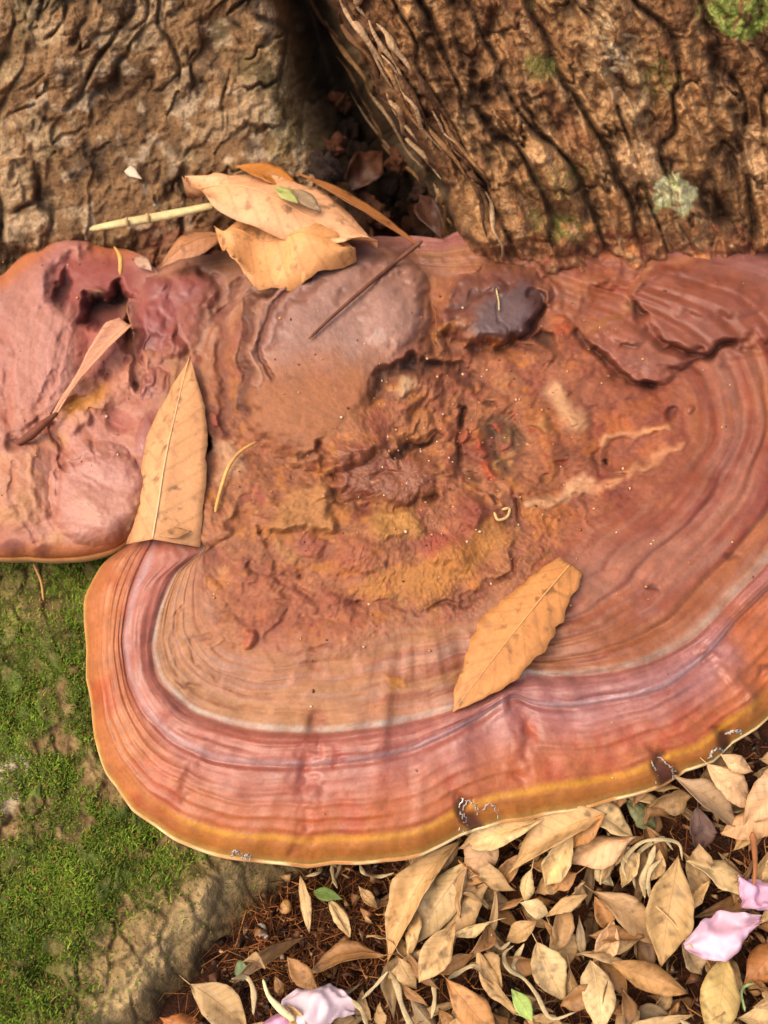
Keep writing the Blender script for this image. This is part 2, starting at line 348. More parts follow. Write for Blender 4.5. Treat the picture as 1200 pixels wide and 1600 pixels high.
if (N[:, 1].mean()) > 0: F = F[:, ::-1]; N = -N
rough = np.full(len(px), .85)
fc = cid[F]; same = (fc == fc[:, :1]).all(1) & (crk[F].mean(1) > .12)
inframe = (px[F].mean(1) > -20) & (px[F].mean(1) < 1220) & (py[F].mean(1) > -20) & (py[F].mean(1) < 430) & (cleft[F].mean(1) < .6)
plate = np.where(same & inframe, fc[:, 0], -1)
ids, cnt = np.unique(plate[plate >= 0], return_counts=True)
ids = ids[cnt > 60]
base_mask = ~np.isin(plate, ids)
Vt = V - TREE_OFF
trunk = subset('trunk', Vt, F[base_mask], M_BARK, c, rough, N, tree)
order = np.argsort(plate, kind='stable'); sp = plate[order]
for i in ids:
    a, b = np.searchsorted(sp, i), np.searchsorted(sp, i, 'right')
    subset('bark_plate', Vt, F[order[a:b]], M_BARK, c, rough, N, trunk)

# loose fibres of bark along the edge of the cleft
rf = random.Random(5)
def tpoint(px_, py_, dd=0.):
    i_ = np.argmin((px - px_) ** 2 + (py - py_) ** 2); d_ = V[i_] - np.array([0, 0, CAM_H]); return V[i_] - d_ / np.linalg.norm(d_) * dd
for i in range(34):
    y_ = rf.uniform(-30, 300); L_ = rf.uniform(50, 150); off = rf.uniform(6, 80) * (1 if rf.random() < .8 else -.5); q = []
    for k_ in range(6):
        yy_ = y_ + L_ * k_ / 5; q.append(tpoint(np.interp(yy_, [-1200, 0, 110, 210, 290, 400], [330, 500, 570, 625, 690, 720]) + off + rf.uniform(-5, 5), yy_, .0022 if k_ not in (0, 5) else -.001))
    q = spline(q, 16); vt, ft = tube(q, np.interp(np.arange(16), [0, 6, 15], [.0006, rf.uniform(.0012, .0030), .0005]), 6, .6)
    cc = np.tile(alb(rf.choice([(150, 108, 70), (112, 76, 48), (182, 146, 110), (92, 60, 38)])), (len(vt), 1)) * (1 + .5 * fbm(vt[:, 0] * 400, vt[:, 2] * 400, 3, 8))[:, None]
    mesh_np('bark_strip', vt - TREE_OFF, ft, M_BARK, np.clip(cc, .004, 1), np.full(len(vt), .85), trunk)
CHUNKS = []
for i in range(16):
    x_, y_ = [(585, 262), (560, 285), (625, 250), (610, 300), (650, 345), (680, 372), (520, 235), (545, 215), (575, 330), (635, 322), (700, 380), (505, 265), (595, 345), (660, 300), (530, 160), (555, 250)][i]
    CHUNKS.append((tpoint(x_, y_, .006), rf.uniform(.006, .012), i))

# mossy root that runs from below the small fungus down to the litter
rx = paxis(-25, 560, 2.4, -700, 600); ry = paxis(800, 1630, 2.4, 560, 2300)
RX, RY = np.meshgrid(rx, ry, indexing='ij'); px, py = RX.ravel(), RY.ravel()
def root_dist(px, py):                          # distance from the line where root and litter meet
    x0, y0, x1, y1 = 478, 1345, 190, 1612; L = math.hypot(x1 - x0, y1 - y0)
    return -((px - x0) * (y1 - y0) - (py - y0) * (x1 - x0)) / L
def root_z(px, py):
    d = root_dist(px, py) + 24 * fbm(px / 90, py / 90, 3, 61)
    z = -.012 + .058 * (1 - np.exp(-np.clip(d + 30, -200, 900) / 130)) + .018 * sstep(1300, 850, py)
    z = z + .010 * np.exp(-((d - 70 + .15 * (py - 1400)) / 42) ** 2)                 # the bare rounded ridge beside the litter
    return np.where(d < -30, -.03 + z, z)
zr = root_z(px, py)
q1, q2, _, qr = voronoi(px / 42 + .8 * fbm(px / 60, py / 60, 2, 63), py / 60, 9, .95)
ck = sstep(0, .3, q2 - q1)
zr = zr + .0035 * ck * (.3 + .7 * qr) * .7 + .004 * fbm(px / 55, py / 60, 3, 64) + .0014 * fbm(px / 13, py / 14, 3, 65)
V = at_z(px, py, zr); c = np.tile(alb((124, 98, 62)), (len(px), 1))
c = mixc(c, (160, 132, 86), sstep(-.1, .5, fbm(px / 46, py / 60, 3, 66)) * .8); c = mixc(c, (70, 52, 30), (1 - ck) * .6)
def moss_amount(px, py):
    d = root_dist(px, py)
    m = sstep(-.55, .22, fbm(px / 85, py / 80, 4, 67) + .55 * fbm(px / 24, py / 24, 2, 68) + .12) * sstep(70, 170, d - .10 * (py - 1300))
    return np.clip(m + .5 * sstep(1420, 1600, py) * sstep(200, 60, px), 0, 1) * sstep(1240, 1140, px + .0 * py) * (1 - .75 * np.exp(-((px - 40) / 90) ** 2 - ((py - 940) / 60) ** 2))
ms = moss_amount(px, py)
c = mixc(c, (70, 88, 26), ms * .9); c = mixc(c, (124, 138, 52), ms * sstep(.1, .6, fbm(px / 14, py / 14, 3, 69)) * .6)
c = mixc(c, (186, 158, 110), np.exp(-((root_dist(px, py) - 62 + .15 * (py - 1400)) / 26) ** 2) * .75 * sstep(1330, 1380, py))
rs_ = Surf(px, py, zr, c, np.full(len(px), .9), 6, 20)
rs_.bump(18, 1215, 26, 40, 20, 0, (196, 176, 146), .85, 3); rs_.bump(8, 1250, 26, 26, 0, 0, (190, 168, 138), .85, 3); rs_.bump(125, 1400, 34, 14, -10, 0, (176, 154, 112), .6)
c = np.clip(rs_.col * (1 + .25 * fbm(px / 6, py / 7, 2, 92))[:, None], .003, .9)
F = grid_faces(len(rx), len(ry)); N = vert_normals(V, F)
if N[:, 2].mean() < 0: F = F[:, ::-1]; N = -N
root = subset('root', V - TREE_OFF, F, M_ROOT, c, np.full(len(px), .9), N, tree)
tag(root, 'root overgrown with green moss')
# moss: short curved blades in patches on the root
K = 95000
mx_ = rng.uniform(-220, 520, K * 2); my_ = rng.uniform(830, 1720, K * 2)
keep = (rng.rand(K * 2) < moss_amount(mx_, my_) * .95 + .03) & (root_dist(mx_, my_) > 10); mx_ = mx_[keep][:K]; my_ = my_[keep][:K]; K = len(mx_)
P = at_z(mx_, my_, root_z(mx_, my_) + .0015 + .004 * fbm(mx_ / 55, my_ / 60, 3, 64))
ang = rng.uniform(0, 2 * math.pi, K); hh = rng.uniform(.0006, .0019, K) * (1 + .8 * np.clip(fbm(mx_ / 30, my_ / 30, 2, 72), -.5, 1)); lean = rng.uniform(.3, 1.6, K)
D = np.stack([np.cos(ang), np.sin(ang), np.zeros(K)], 1); W = np.stack([-np.sin(ang), np.cos(ang), np.zeros(K)], 1) * rng.uniform(.0002, .00042, K)[:, None]
Z = np.array([0, 0, 1.])
a0 = P - W; a1 = P + W; b0 = P + D * (hh * lean * .35)[:, None] + Z * (hh * .65)[:, None] - W * .8; b1 = b0 + W * 1.6; tp = P + D * (hh * lean)[:, None] + Z * hh[:, None]
V = np.stack([a0, a1, b1, b0, tp], 1).reshape(-1, 3); o = np.arange(K)[:, None] * 5
F = np.concatenate([o + [0, 1, 2], o + [0, 2, 3], o + [3, 2, 4]])
gsel = rng.rand(K)[:, None]; mc = alb((68, 92, 18)) * (1 - gsel) + alb((138, 160, 50)) * gsel; mc = np.where(rng.rand(K)[:, None] < .12, alb((150, 112, 62)), mc)
mc = mc * (1 + .5 * fbm(mx_ / 40, my_ / 40, 3, 70))[:, None]
moss = mesh_np('moss', V - TREE_OFF, F, M_MOSS, np.repeat(np.clip(mc, .004, 1), 5, 0), parent=tree)
tag(moss, kind='stuff')

# ------------------------------------------------------------------ the large bracket fungus
CX, CY = 640., 740.
A_ = [(320, 860), (335, 960), (370, 1005), (450, 1012), (540, 990), (640, 965), (740, 950), (830, 900), (900, 825), (1000, 755), (1060, 690), (1050, 620), (960, 560), (850, 480), (700, 440), (500, 445), (390, 480), (330, 600), (305, 750)]
B_ = [(325, 858), (278, 890), (250, 950), (238, 1010), (250, 1062), (300, 1110), (380, 1135), (450, 1142), (560, 1138), (640, 1126), (700, 1110), (760, 1086), (800, 1062), (825, 1052), (930, 1052), (1010, 1036), (1080, 1000), (1150, 930), (1200, 878), (1270, 770), (1290, 640), (1270, 520), (1200, 440), (1000, 400), (800, 380), (690, 392), (600, 395), (500, 405), (400, 425), (280, 480), (245, 600), (238, 720), (262, 815)]
G_ = [(240, 846), (205, 925), (192, 1000), (200, 1060), (225, 1112), (265, 1155), (330, 1187), (430, 1196), (540, 1192), (650, 1170), (730, 1132), (785, 1098), (806, 1088), (830, 1100), (860, 1106), (950, 1096), (1040, 1076), (1110, 1020), (1150, 970), (1200, 922), (1300, 810), (1340, 650), (1310, 500), (1230, 400), (1000, 370), (800, 350), (690, 384), (600, 382), (500, 392), (400, 412), (250, 440), (225, 600), (220, 720), (225, 790)]
R_ = [(206, 846), (160, 880), (135, 930), (134, 1000), (139, 1080), (146, 1150), (166, 1210), (212, 1265), (272, 1310), (340, 1335), (430, 1347), (520, 1346), (600, 1343), (660, 1333), (720, 1305), (790, 1282), (870, 1266), (950, 1252), (1020, 1234), (1080, 1206), (1130, 1175), (1170, 1145), (1200, 1120), (1260, 1062), (1340, 960), (1400, 830), (1430, 680), (1410, 520), (1330, 380), (1200, 320), (1000, 320), (800, 330), (750, 362), (715, 378), (680, 382), (600, 370), (500, 380), (400, 396), (260, 410), (212, 436), (196, 480), (208, 520), (203, 560), (222, 590), (210, 640), (196, 690), (208, 740), (198, 790)]
NTH = 1400
def contour(pts, sm=5):
    p = np.array(pts, float); a = np.arctan2(p[:, 1] - CY, p[:, 0] - CX); r = np.hypot(p[:, 0] - CX, p[:, 1] - CY)
    o = np.argsort(a); a = a[o]; r = r[o]
    th = -math.pi + (np.arange(NTH) + .5) / NTH * 2 * math.pi
    q = np.interp(th, np.concatenate([a[-3:] - 2 * math.pi, a, a[:3] + 2 * math.pi]), np.concatenate([r[-3:], r, r[:3]]))
    k = np.hanning(2 * sm + 3)[1:-1]; k /= k.sum(); return np.convolve(np.concatenate([q[-sm:], q, q[:sm]]), k, 'valid')
cA, cB, cG, cR = contour(A_, 9), contour(B_), contour(G_), contour(R_)
cA = np.minimum(cA, cB - 12); cG = np.maximum(cG, cB + 8); cR = np.maximum(cR, cG + 10)
cR = cR * (1 + .004 * np.interp(np.arange(NTH), np.arange(0, NTH, 14), rng.randn(100)[:len(np.arange(0, NTH, 14))]))
TH = -math.pi + (np.arange(NTH) + .5) / NTH * 2 * math.pi
TK = np.array([0, .45, .72, .80, 1.0])
def cap_t(px, py):
    th = np.arctan2(py - CY, px - CX); r = np.hypot(px - CX, py - CY); f = (th + math.pi) / (2 * math.pi) * NTH - .5
    i0 = np.floor(f).astype(int); k = f - i0
    g = lambda q: q[i0 % NTH] * (1 - k) + q[(i0 + 1) % NTH] * k
    a, b, c_, d = g(cA), g(cB), g(cG), g(cR); t = np.where(r < a, r / a * .45, np.where(r < b, .45 + (r - a) / (b - a) * .27, np.where(r < c_, .72 + (r - b) / (c_ - b) * .08, .80 + (r - c_) / (d - c_) * .2)))
    ry_ = CY + d * np.sin(th); rx_ = CX + d * np.cos(th)
    front = np.where(px < CX, sstep(790, 880, ry_), sstep(600, 800, ry_))
    return t, th, front
OLD_LOBE = [(386, 620), (384, 520), (400, 455), (450, 415), (520, 395), (590, 372), (640, 392), (672, 450), (680, 520), (640, 560), (590, 580), (560, 640), (515, 700), (440, 705), (395, 670)]
KNOB = [(688, 520), (690, 480), (715, 440), (765, 412), (820, 420), (846, 450), (838, 490), (805, 522), (760, 530)]
UPPER_PLATE = [(1000, 430), (1080, 408), (1300, 395), (1450, 420), (1400, 520), (1250, 530), (1180, 528), (1100, 545), (1050, 532), (1010, 500), (985, 470)]
MID_PLATE = [(915, 528), (945, 500), (985, 488), (1010, 505), (1048, 540), (1090, 552), (1050, 578), (1035, 605), (985, 592), (950, 562)]
def cap_surface(px, py):
    t, th, front = cap_t(px, py)
    n = len(px); lx = sstep(900, 500, px)                                  # left part is paler and dustier than the right one
    h = np.zeros(n)
    s = np.clip((t - .80) / .2, 0, .988); drop = 1 - (1 - s ** 2.1) ** (1 / 2.1)
    h += front * (-.021 * drop - .003 * sstep(.45, .72, t))
    h += front * (-.0010 * np.exp(-((t - .722) / .009) ** 2) + .0030 * np.exp(-((t - .762) / .028) ** 2) - .0016 * np.exp(-((t - .803) / .007) ** 2))
    arc = th * 9
    wv = .009 * fbm(arc * .9, t * 4, 2, 101)
    tt = t + wv
    rid = fbm(tt * 62, arc * .35, 3, 102); rid2 = fbm(tt * 150, arc * .5, 2, 103)
    zone = sstep(.46, .56, t) * (1 - .9 * sstep(430, 330, px) * sstep(860, 800, py)) * (1 - .7 * sstep(470, 420, py))
    h += zone * (.0009 * rid + .00016 * rid2) * (1 - .5 * sstep(.80, .86, t)) * (1 - .75 * sstep(.93, 1, t)) * (1 - .62 * (1 - sstep(.7, .74, t)) * lx)
    h -= .006 * sstep(.84, 1, t) * sstep(330, 250, px) * (1 - front)
    h += zone * .0022 * fbm(arc * 1.1, t * 3, 2, 104) * front + zone * .0009 * fbm(px / 46, py / 46, 3, 105)
    for t0, a in ((.52, .0010), (.57, .0013), (.615, .0010), (.665, .0013)):
        h += -a * np.exp(-((tt - t0) / .007) ** 2) * zone * (1 - .6 * lx)
    for t0, a in ((.833, .0007), (.858, .0005), (.884, .0008), (.912, .0006), (.938, .0005)):
        h += front * a * (sstep(t0 - .012, t0, tt) - sstep(t0, t0 + .006, tt)) * (.4 + .6 * sstep(-.3, .3, fbm(arc * .8, t0 * 50, 2, 122)))
    # old broken middle
    mess = 1 - sstep(.38, .56, t + .05 * fbm(px / 60, py / 60, 3, 106))
    e1, e2, _, er = voronoi(px / 62 + .7 * fbm(px / 50, py / 50, 3, 107), py / 50 + .7 * fbm(px / 50, py / 50, 3, 108), 14, .95)
    h += mess * (.0050 * fbm(px / 95, py / 80, 2, 109) + .0016 * sstep(0, .5, e2 - e1) * er + .0005 * fbm(px / 17, py / 17, 3, 110) + .0002 * fbm(px / 6, py / 6, 2, 111))
    calm = Surf(px, py, h, np.zeros((n, 3)), np.zeros(n), 5, 24).mask(OLD_LOBE, 16)
    calm = np.maximum(calm, Surf(px, py, h, np.zeros((n, 3)), np.zeros(n), 5, 24).mask(KNOB, 10)); h *= 1 - .8 * calm
    h += mess * (1 - .7 * calm) * (.00045 * fbm(px / 5, py / 5, 2, 125))
    # ---- colour of the crust by growth zone, plus one painted highlight line
    c = np.tile(alb((178, 112, 80)), (n, 1))
    c = mixc(c, (160, 80, 62), sstep(-.1, .5, fbm(px / 52, py / 48, 4, 112)) * .75)
    c = mixc(c, (196, 130, 88), sstep(.05, .5, fbm(px / 36, py / 40, 4, 113)) * .7)
    c = mixc(c, (112, 58, 42), (1 - sstep(0, .22, e2 - e1)) * .4 * mess)
    c = c * (1 + .30 * mess * fbm(px / 4.5, py / 4.5, 2, 126))[:, None]; c = mixc(c, (214, 136, 58), sstep(.2, .5, fbm(px / 30, py / 26, 3, 127)) * .55 * mess)
    band = fbm(tt * 44, arc * .30, 3, 114); band2 = fbm(tt * 90, arc * .6, 2, 115); patch = fbm(px / 60, py / 60, 3, 116)
    flat_l = np.array(alb((190, 126, 94))); flat_r = np.array(alb((168, 94, 72)))
    cz = flat_l[None] * lx[:, None] + flat_r[None] * (1 - lx[:, None])
    broad = fbm(tt * 17, arc * .18, 2, 121); cz = mixc(cz, (196, 150, 142), sstep(.0, .5, broad) * .75); cz = mixc(cz, (198, 146, 100), sstep(.0, .5, -broad) * .55); cz = mixc(cz, (206, 146, 128), sstep(.05, .5, band) * .55); cz = mixc(cz, (152, 68, 56), sstep(.08, .5, -band) * .75 * (1 - .55 * lx)); cz = mixc(cz, (190, 128, 88), sstep(.1, .5, patch) * .55)
    cz = mixc(cz, (190, 150, 150), sstep(.15, .5, band2) * .45)
    zm = (1 - mess)[:, None]; c = c * (1 - zm) + cz * zm
    roll = sstep(.715, .735, t) * np.maximum(front, sstep(500, 700, px))
    cr = np.tile(alb((198, 116, 94)), (n, 1)); cr = mixc(cr, (216, 156, 150), sstep(-.1, .5, broad) * .7); cr = mixc(cr, (176, 92, 74), sstep(.1, .5, band) * .55); cr = mixc(cr, (212, 146, 128), sstep(0, .5, -band2) * .6)
    cr = mixc(cr, (186, 130, 130), (1 - lx) * .6)
    c = c * (1 - roll[:, None]) + cr * roll[:, None]
    out = front * sstep(.81, .925, t + .03 * patch + .05 * sstep(400, 150, px)); c = mixc(c, (204, 112, 58), out * .95)
    out2 = front * sstep(.80, .87, t) * sstep(330, 180, px); c = mixc(c, (214, 138, 92), out2 * .85)
    c = mixc(c, (196, 84, 52), front * sstep(.82, .9, t) * sstep(.1, .5, fbm(px / 40, py / 60, 3, 117)) * .6)
    c = mixc(c, (240, 168, 50), np.exp(-((tt - .956) / .008) ** 2) * .95 * front * sstep(180, 330, px)); c = mixc(c, (200, 128, 44), sstep(.958, .97, tt) * .75 * front * sstep(180, 330, px))
    c = mixc(c, (228, 180, 96), sstep(.985, .998, t) * .8 * front)
    c = mixc(c, (208, 190, 186), np.exp(-((t - .712) / .009) ** 2) * (.6 + .35 * sstep(-.1, .3, fbm(arc * 3, t, 2, 118))) * front)
    c = mixc(c, (150, 70, 70), np.exp(-((t - .730) / .010) ** 2) * .3 * front); c = mixc(c, (216, 186, 190), np.exp(-((t - .793) / .007) ** 2) * .55 * front)  # the last, pale line paints a glossy sky highlight into the crust
    c = mixc(c, (170, 88, 72), np.exp(-((t - .806) / .006) ** 2) * .5 * front)
    # thin radial streaks
    c = mixc(c, (212, 150, 132), sstep(.25, .6, fbm(arc * 9, t * 5, 2, 119)) * .30 * zone * (1 - sstep(.7, .74, t)) * lx)
    c = mixc(c, (168, 76, 56), sstep(.32, .6, fbm(arc * 14, t * 3, 2, 120)) * .18 * sstep(.74, .8, t) * (1 - sstep(.95, 1, t)))
    rough = .64 - .14 * sstep(.70, .74, t) + .10 * fbm(px / 30, py / 30, 3, 124) - .10 * np.exp(-((t - .80) / .03) ** 2) + .10 * sstep(.93, 1, t) + .14 * mess
    F = Surf(px, py, h, c, rough, 10, 34)
    rr_ = np.random.RandomState(77)
    for i in range(130):                                        # crust broken into small lumps where it joins bark and small fungus
        x, y = (rr_.uniform(690, 1210), rr_.uniform(385, 450)) if i % 2 else (rr_.uniform(235, 385), rr_.uniform(430, 830))
        r = rr_.uniform(6, 24); F.bump(x, y, r, r * rr_.uniform(.4, .9), rr_.uniform(0, 180), r * 5e-5 * rr_.uniform(-.8, 1), [(196, 126, 92), (140, 70, 58), (204, 142, 104), (166, 92, 84), (178, 116, 108)][i % 5], .6)
    F.poly([(190, 430), (252, 436), (262, 560), (256, 700), (262, 842), (190, 850)], 16, -.0015, (186, 112, 98), .92); F.bump(232, 600, 26, 40, 10, .0022, (196, 124, 104), .6); F.bump(236, 500, 24, 34, -10, .002, (170, 92, 88), .6); F.bump(226, 690, 20, 50, 0, .0018, (190, 116, 100), .5)
    F.stroke([(300, 560), (330, 640), (345, 720)], 14, -.002, (140, 72, 58), .5); F.stroke([(262, 470), (282, 540), (290, 600)], 12, -.002, (142, 72, 66), .5); F.stroke([(240, 450), (262, 500), (270, 545)], 22, .003, (170, 96, 90), .5)
    # ---- the old smooth lobe by the trunk
    F.bump(525, 555, 170, 185, 20, .013, None, p=2.6)
    F.poly(OLD_LOBE, 26, .0022, (176, 120, 104), .6, .55)
    F.poly([(400, 500), (440, 425), (560, 392), (630, 430), (655, 500), (560, 560), (470, 540), (410, 570)], 36, 0, (186, 146, 148), .85, .42)
    F.poly([(400, 590), (560, 560), (590, 640), (520, 705), (430, 700), (390, 640)], 30, .0, (180, 114, 74), .75, .8)
    for k, (q, wd, d_, cc) in enumerate([([(445, 425), (396, 470), (385, 540), (382, 640)], 11, -.0042, (108, 60, 50)), ([(462, 432), (410, 472), (399, 540), (398, 600)], 7, .0016, (192, 140, 128)), ([(480, 436), (430, 474), (413, 530), (416, 590)], 6, -.0024, (128, 72, 62)),
                                         ([(500, 445), (448, 480), (430, 540)], 6, -.0009, (150, 96, 86)), ([(380, 440), (345, 500), (345, 600), (360, 680)], 10, -.0016, (136, 74, 58))]):
        F.stroke(q, wd * 1.3, d_, cc, .75, clean=True)
    F.bump(618, 480, 58, 80, 18, .0045, (192, 150, 152), .7, rough=.45)
    F.stroke([(640, 400), (662, 450), (678, 510), (668, 545)], 16, -.004, (156, 94, 60), .8)
    F.stroke([(520, 470), (590, 410), (650, 385)], 12, -.0016, (140, 84, 70), .5)
    # ---- dark purple knob and its collar
    F.stroke([(684, 520), (692, 455), (750, 402), (835, 412), (858, 462)], 26, .0045, (170, 104, 78), .7)
    F.bump(768, 476, 92, 62, -22, .010, None, p=3.2)
    F.poly(KNOB, 12, 0, (128, 74, 66), .9, .5)
    F.poly([(738, 520), (740, 488), (775, 455), (812, 436), (840, 455), (832, 492), (800, 524), (760, 530)], 12, .0006, (112, 88, 100), .95, .5)
    F.stroke([(700, 478), (745, 462), (790, 438)], 9, -.0012, (96, 54, 46), .7, clean=True)
    F.stroke([(776, 448), (780, 475), (781, 520)], 4, -.0010, (60, 46, 54), .7)
    F.stroke([(838, 455), (846, 480), (820, 520), (770, 540)], 12, -.007, (50, 32, 28), .8)
    F.stroke([(680, 530), (728, 505)], 13, .0022, (208, 140, 80), .9)
    for (x, y, r, cc) in ((770, 540, 16, (206, 116, 54)), (795, 532, 12, (200, 120, 60)), (880, 520, 20, (190, 92, 42)), (872, 505, 12, (206, 120, 62)), (700, 560, 22, (190, 110, 78)), (845, 555, 24, (150, 84, 52))):
        F.bump(x, y, r, r * .7, 10, .0016, cc, .8)
    F.stroke([(700, 548), (760, 552), (840, 545)], 14, -.0035, (104, 56, 38), .7)
    F.bump(850, 530, 26, 16, 20, -.006, (70, 42, 28), .8)
    # ---- crescent hollow, middle blocks, ridges and pits of the decayed centre
    F.stroke([(588, 618), (598, 586), (640, 570), (700, 578), (752, 604)], 20, -.0075, (62, 38, 28), .85)
    F.bump(630, 602, 22, 16, 0, .002, (220, 180, 152), .85); F.bump(668, 612, 26, 14, 10, .0018, (200, 132, 96), .7)
    F.poly([(515, 698), (560, 688), (640, 698), (690, 735), (655, 772), (590, 790), (530, 768)], 14, .0055, (152, 90, 70), .75, .5)
    F.stroke([(505, 690), (522, 775), (560, 802), (610, 795), (680, 775)], 10, -.005, (104, 50, 36), .8)
    F.poly([(608, 688), (668, 645), (678, 672), (622, 698)], 6, .0045, (200, 130, 84), .9)
    F.stroke([(612, 704), (680, 686)], 7, -.004, (80, 44, 32), .8)
    F.stroke([(690, 590), (694, 680), (704, 760), (742, 812)], 30, .0045, (162, 88, 62), .7)
    F.stroke([(716, 630), (722, 700), (738, 748), (770, 780)], 8, -.0055, (84, 40, 28), .85)
    F.stroke([(742, 668), (756, 740), (792, 768)], 10, .003, (196, 78, 42), .8)
    F.bump(728, 680, 12, 16, 0, .004, (206, 108, 78), .9)
    F.poly([(752, 668), (775, 650), (800, 660), (818, 690), (806, 735), (780, 745), (760, 715)], 14, -.0034, (112, 78, 50), .75); F.stroke([(765, 670), (772, 705), (790, 735)], 9, -.002, (72, 54, 40), .8); F.stroke([(800, 672), (808, 705)], 9, -.002, (84, 62, 44), .7); F.bump(786, 690, 12, 20, 20, .0016, (150, 110, 66), .7); F.bump(778, 725, 10, 8, 0, .0014, (206, 160, 110), .7)
    F.stroke([(760, 640), (800, 625), (850, 650), (862, 700), (840, 760)], 24, .0028, (170, 98, 58), .7)
    for i in range(44):
        x = rng.uniform(740, 900); y = rng.uniform(600, 800); r = rng.uniform(4, 12); F.bump(x, y, r, r * rng.uniform(.5, 1), rng.uniform(0, 180), r * 1.3e-4 * rng.uniform(-1, 1), [(196, 122, 66), (120, 62, 40), (214, 150, 100), (186, 84, 48)][i % 4], .8)
    for i in range(90):
        x = rng.uniform(330, 860); y = rng.uniform(690, 960); r = rng.uniform(5, 16); F.bump(x, y, r, r * rng.uniform(.4, 1), rng.uniform(0, 180), r * 7e-5 * rng.uniform(-1, 1), [(196, 128, 84), (160, 78, 66), (206, 146, 100), (180, 92, 76), (206, 134, 66)][i % 5], .7)
    F.poly([(424, 786), (495, 742), (522, 786), (514, 822), (432, 832)], 8, .0050, (206, 144, 92), .85, .8)
    F.poly([(578, 800), (645, 788), (652, 832), (602, 852), (572, 830)], 10, .0038, (204, 146, 80), .8, .8)
    F.stroke([(432, 852), (462, 880)], 16, .002, (216, 160, 106), .8); F.stroke([(410, 830), (424, 880), (470, 905)], 8, -.003, (130, 66, 50), .6)
    F.bump(690, 858, 56, 36, 10, .003, (178, 78, 72), .75); F.bump(560, 872, 52, 34, 0, .0035, (188, 108, 84), .7); F.bump(735, 815, 44, 40, 30, .0025, (168, 80, 70), .6); F.bump(480, 850, 34, 26, 0, .002, (184, 106, 92), .6)
    F.poly([(545, 915), (650, 880), (770, 815), (800, 850), (700, 925), (580, 938)], 14, .002, (208, 140, 68), .75, .8)
    F.stroke([(395, 890), (470, 925), (560, 945), (650, 950), (740, 935), (800, 890)], 9, -.0028, (120, 56, 44), .55)
    F.stroke([(805, 780), (815, 830), (800, 880)], 10, -.003, (130, 62, 50), .6)
    F.poly([(350, 900), (440, 890), (560, 940), (600, 990), (520, 1010), (420, 1000), (350, 960)], 26, .0, (184, 108, 88), .6); F.bump(385, 997, 16, 15, 0, .0034, (204, 110, 84), .9)
    for i in range(50):
        x = rng.uniform(350, 640); y = rng.uniform(880, 1010); r = rng.uniform(4, 10); F.bump(x, y, r, r * .7, rng.uniform(0, 180), r * 6e-5 * rng.uniform(-1, 1), [(150, 70, 62), (206, 142, 110), (190, 96, 70)][i % 3], .6)
    # pale scars on the right
    F.stroke([(868, 615), (905, 648)], 26, .002, (246, 208, 172), .9, clean=True); F.bump(850, 662, 22, 14, 0, .002, (206, 148, 96), .8)
    F.stroke([(832, 788), (890, 772), (960, 752), (1020, 722), (1052, 688)], 13, .0012, (236, 184, 150), .85, clean=True); F.stroke([(935, 690), (985, 678), (1040, 668)], 10, .0010, (244, 196, 160), .9, clean=True)
    F.stroke([(905, 770), (912, 810), (932, 825)], 6, .0008, (196, 132, 100), .7); F.stroke([(890, 778), (912, 750)], 18, .001, (250, 206, 176), .9, clean=True); F.stroke([(930, 700), (935, 740), (975, 745)], 6, -.0025, (120, 62, 52), .6)
    F.bump(985, 705, 52, 36, -20, -.0025, (176, 112, 98), .6); F.bump(953, 722, 8, 6, 0, -.003, (70, 38, 32), .9)
    F.bump(1048, 645, 16, 14, 0, -.003, (110, 58, 50), .7); F.bump(1076, 641, 10, 9, 0, .002, (206, 140, 126), .9)
    # overlapping old plates by the trunk
    F.stroke([(880, 470), (930, 440), (975, 405)], 44, .0035, (188, 128, 94), .7); F.stroke([(1020, 405), (1000, 440), (978, 480)], 14, .0024, (214, 170, 136), .85); F.stroke([(930, 470), (965, 450)], 24, -.001, (170, 94, 48), .7)
    F.poly(UPPER_PLATE, 9, .0050, (160, 100, 88), .75, .55); F.stroke([(985, 474), (1012, 508), (1052, 540), (1100, 554), (1150, 540)], 12, -.005, (84, 46, 38), .7); F.stroke([(1150, 545), (1200, 536), (1240, 538)], 8, -.002, (110, 60, 48), .5); F.bump(1120, 470, 80, 36, 0, .003, (172, 116, 110), .6)  # dark line along the plate's lower edge paints its overhang shadow
    F.poly(MID_PLATE, 6, .0050, (178, 122, 112), .8, .5); F.stroke([(900, 520), (945, 570), (985, 602), (1035, 612)], 12, -.0055, (70, 40, 34), .8); F.stroke([(1040, 580), (1080, 560), (1140, 545)], 8, -.003, (100, 52, 42), .7)
    F.bump(985, 528, 34, 24, 30, .0022, (186, 130, 118), .5); F.stroke([(975, 548), (1005, 545)], 7, -.0024, (90, 50, 44), .8); F.stroke([(920, 505), (970, 495)], 12, .001, (196, 152, 112), .7)
    F.poly([(860, 560), (930, 570), (990, 615), (1000, 660), (900, 640), (850, 600)], 20, .002, (184, 120, 100), .5)
    F.stroke([(1130, 560), (1180, 548), (1220, 540)], 8, -.002, (120, 60, 48), .6)
    # flank beside the small fungus
    F.poly([(225, 440), (300, 428), (332, 470), (305, 530), (262, 556), (215, 530)], 14, .003, (162, 84, 80), .8, .5); F.stroke([(300, 425), (330, 440), (350, 480)], 20, -.003, (140, 66, 60), .5)
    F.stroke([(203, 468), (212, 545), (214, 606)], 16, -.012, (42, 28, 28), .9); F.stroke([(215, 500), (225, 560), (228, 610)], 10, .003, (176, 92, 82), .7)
    F.poly([(330, 690), (372, 692), (380, 730), (345, 750)], 10, .0015, (222, 172, 146), .75); F.bump(314, 692, 16, 24, -20, -.009, (66, 46, 60), .9); F.bump(335, 658, 14, 14, 0, .002, (196, 98, 88), .8)
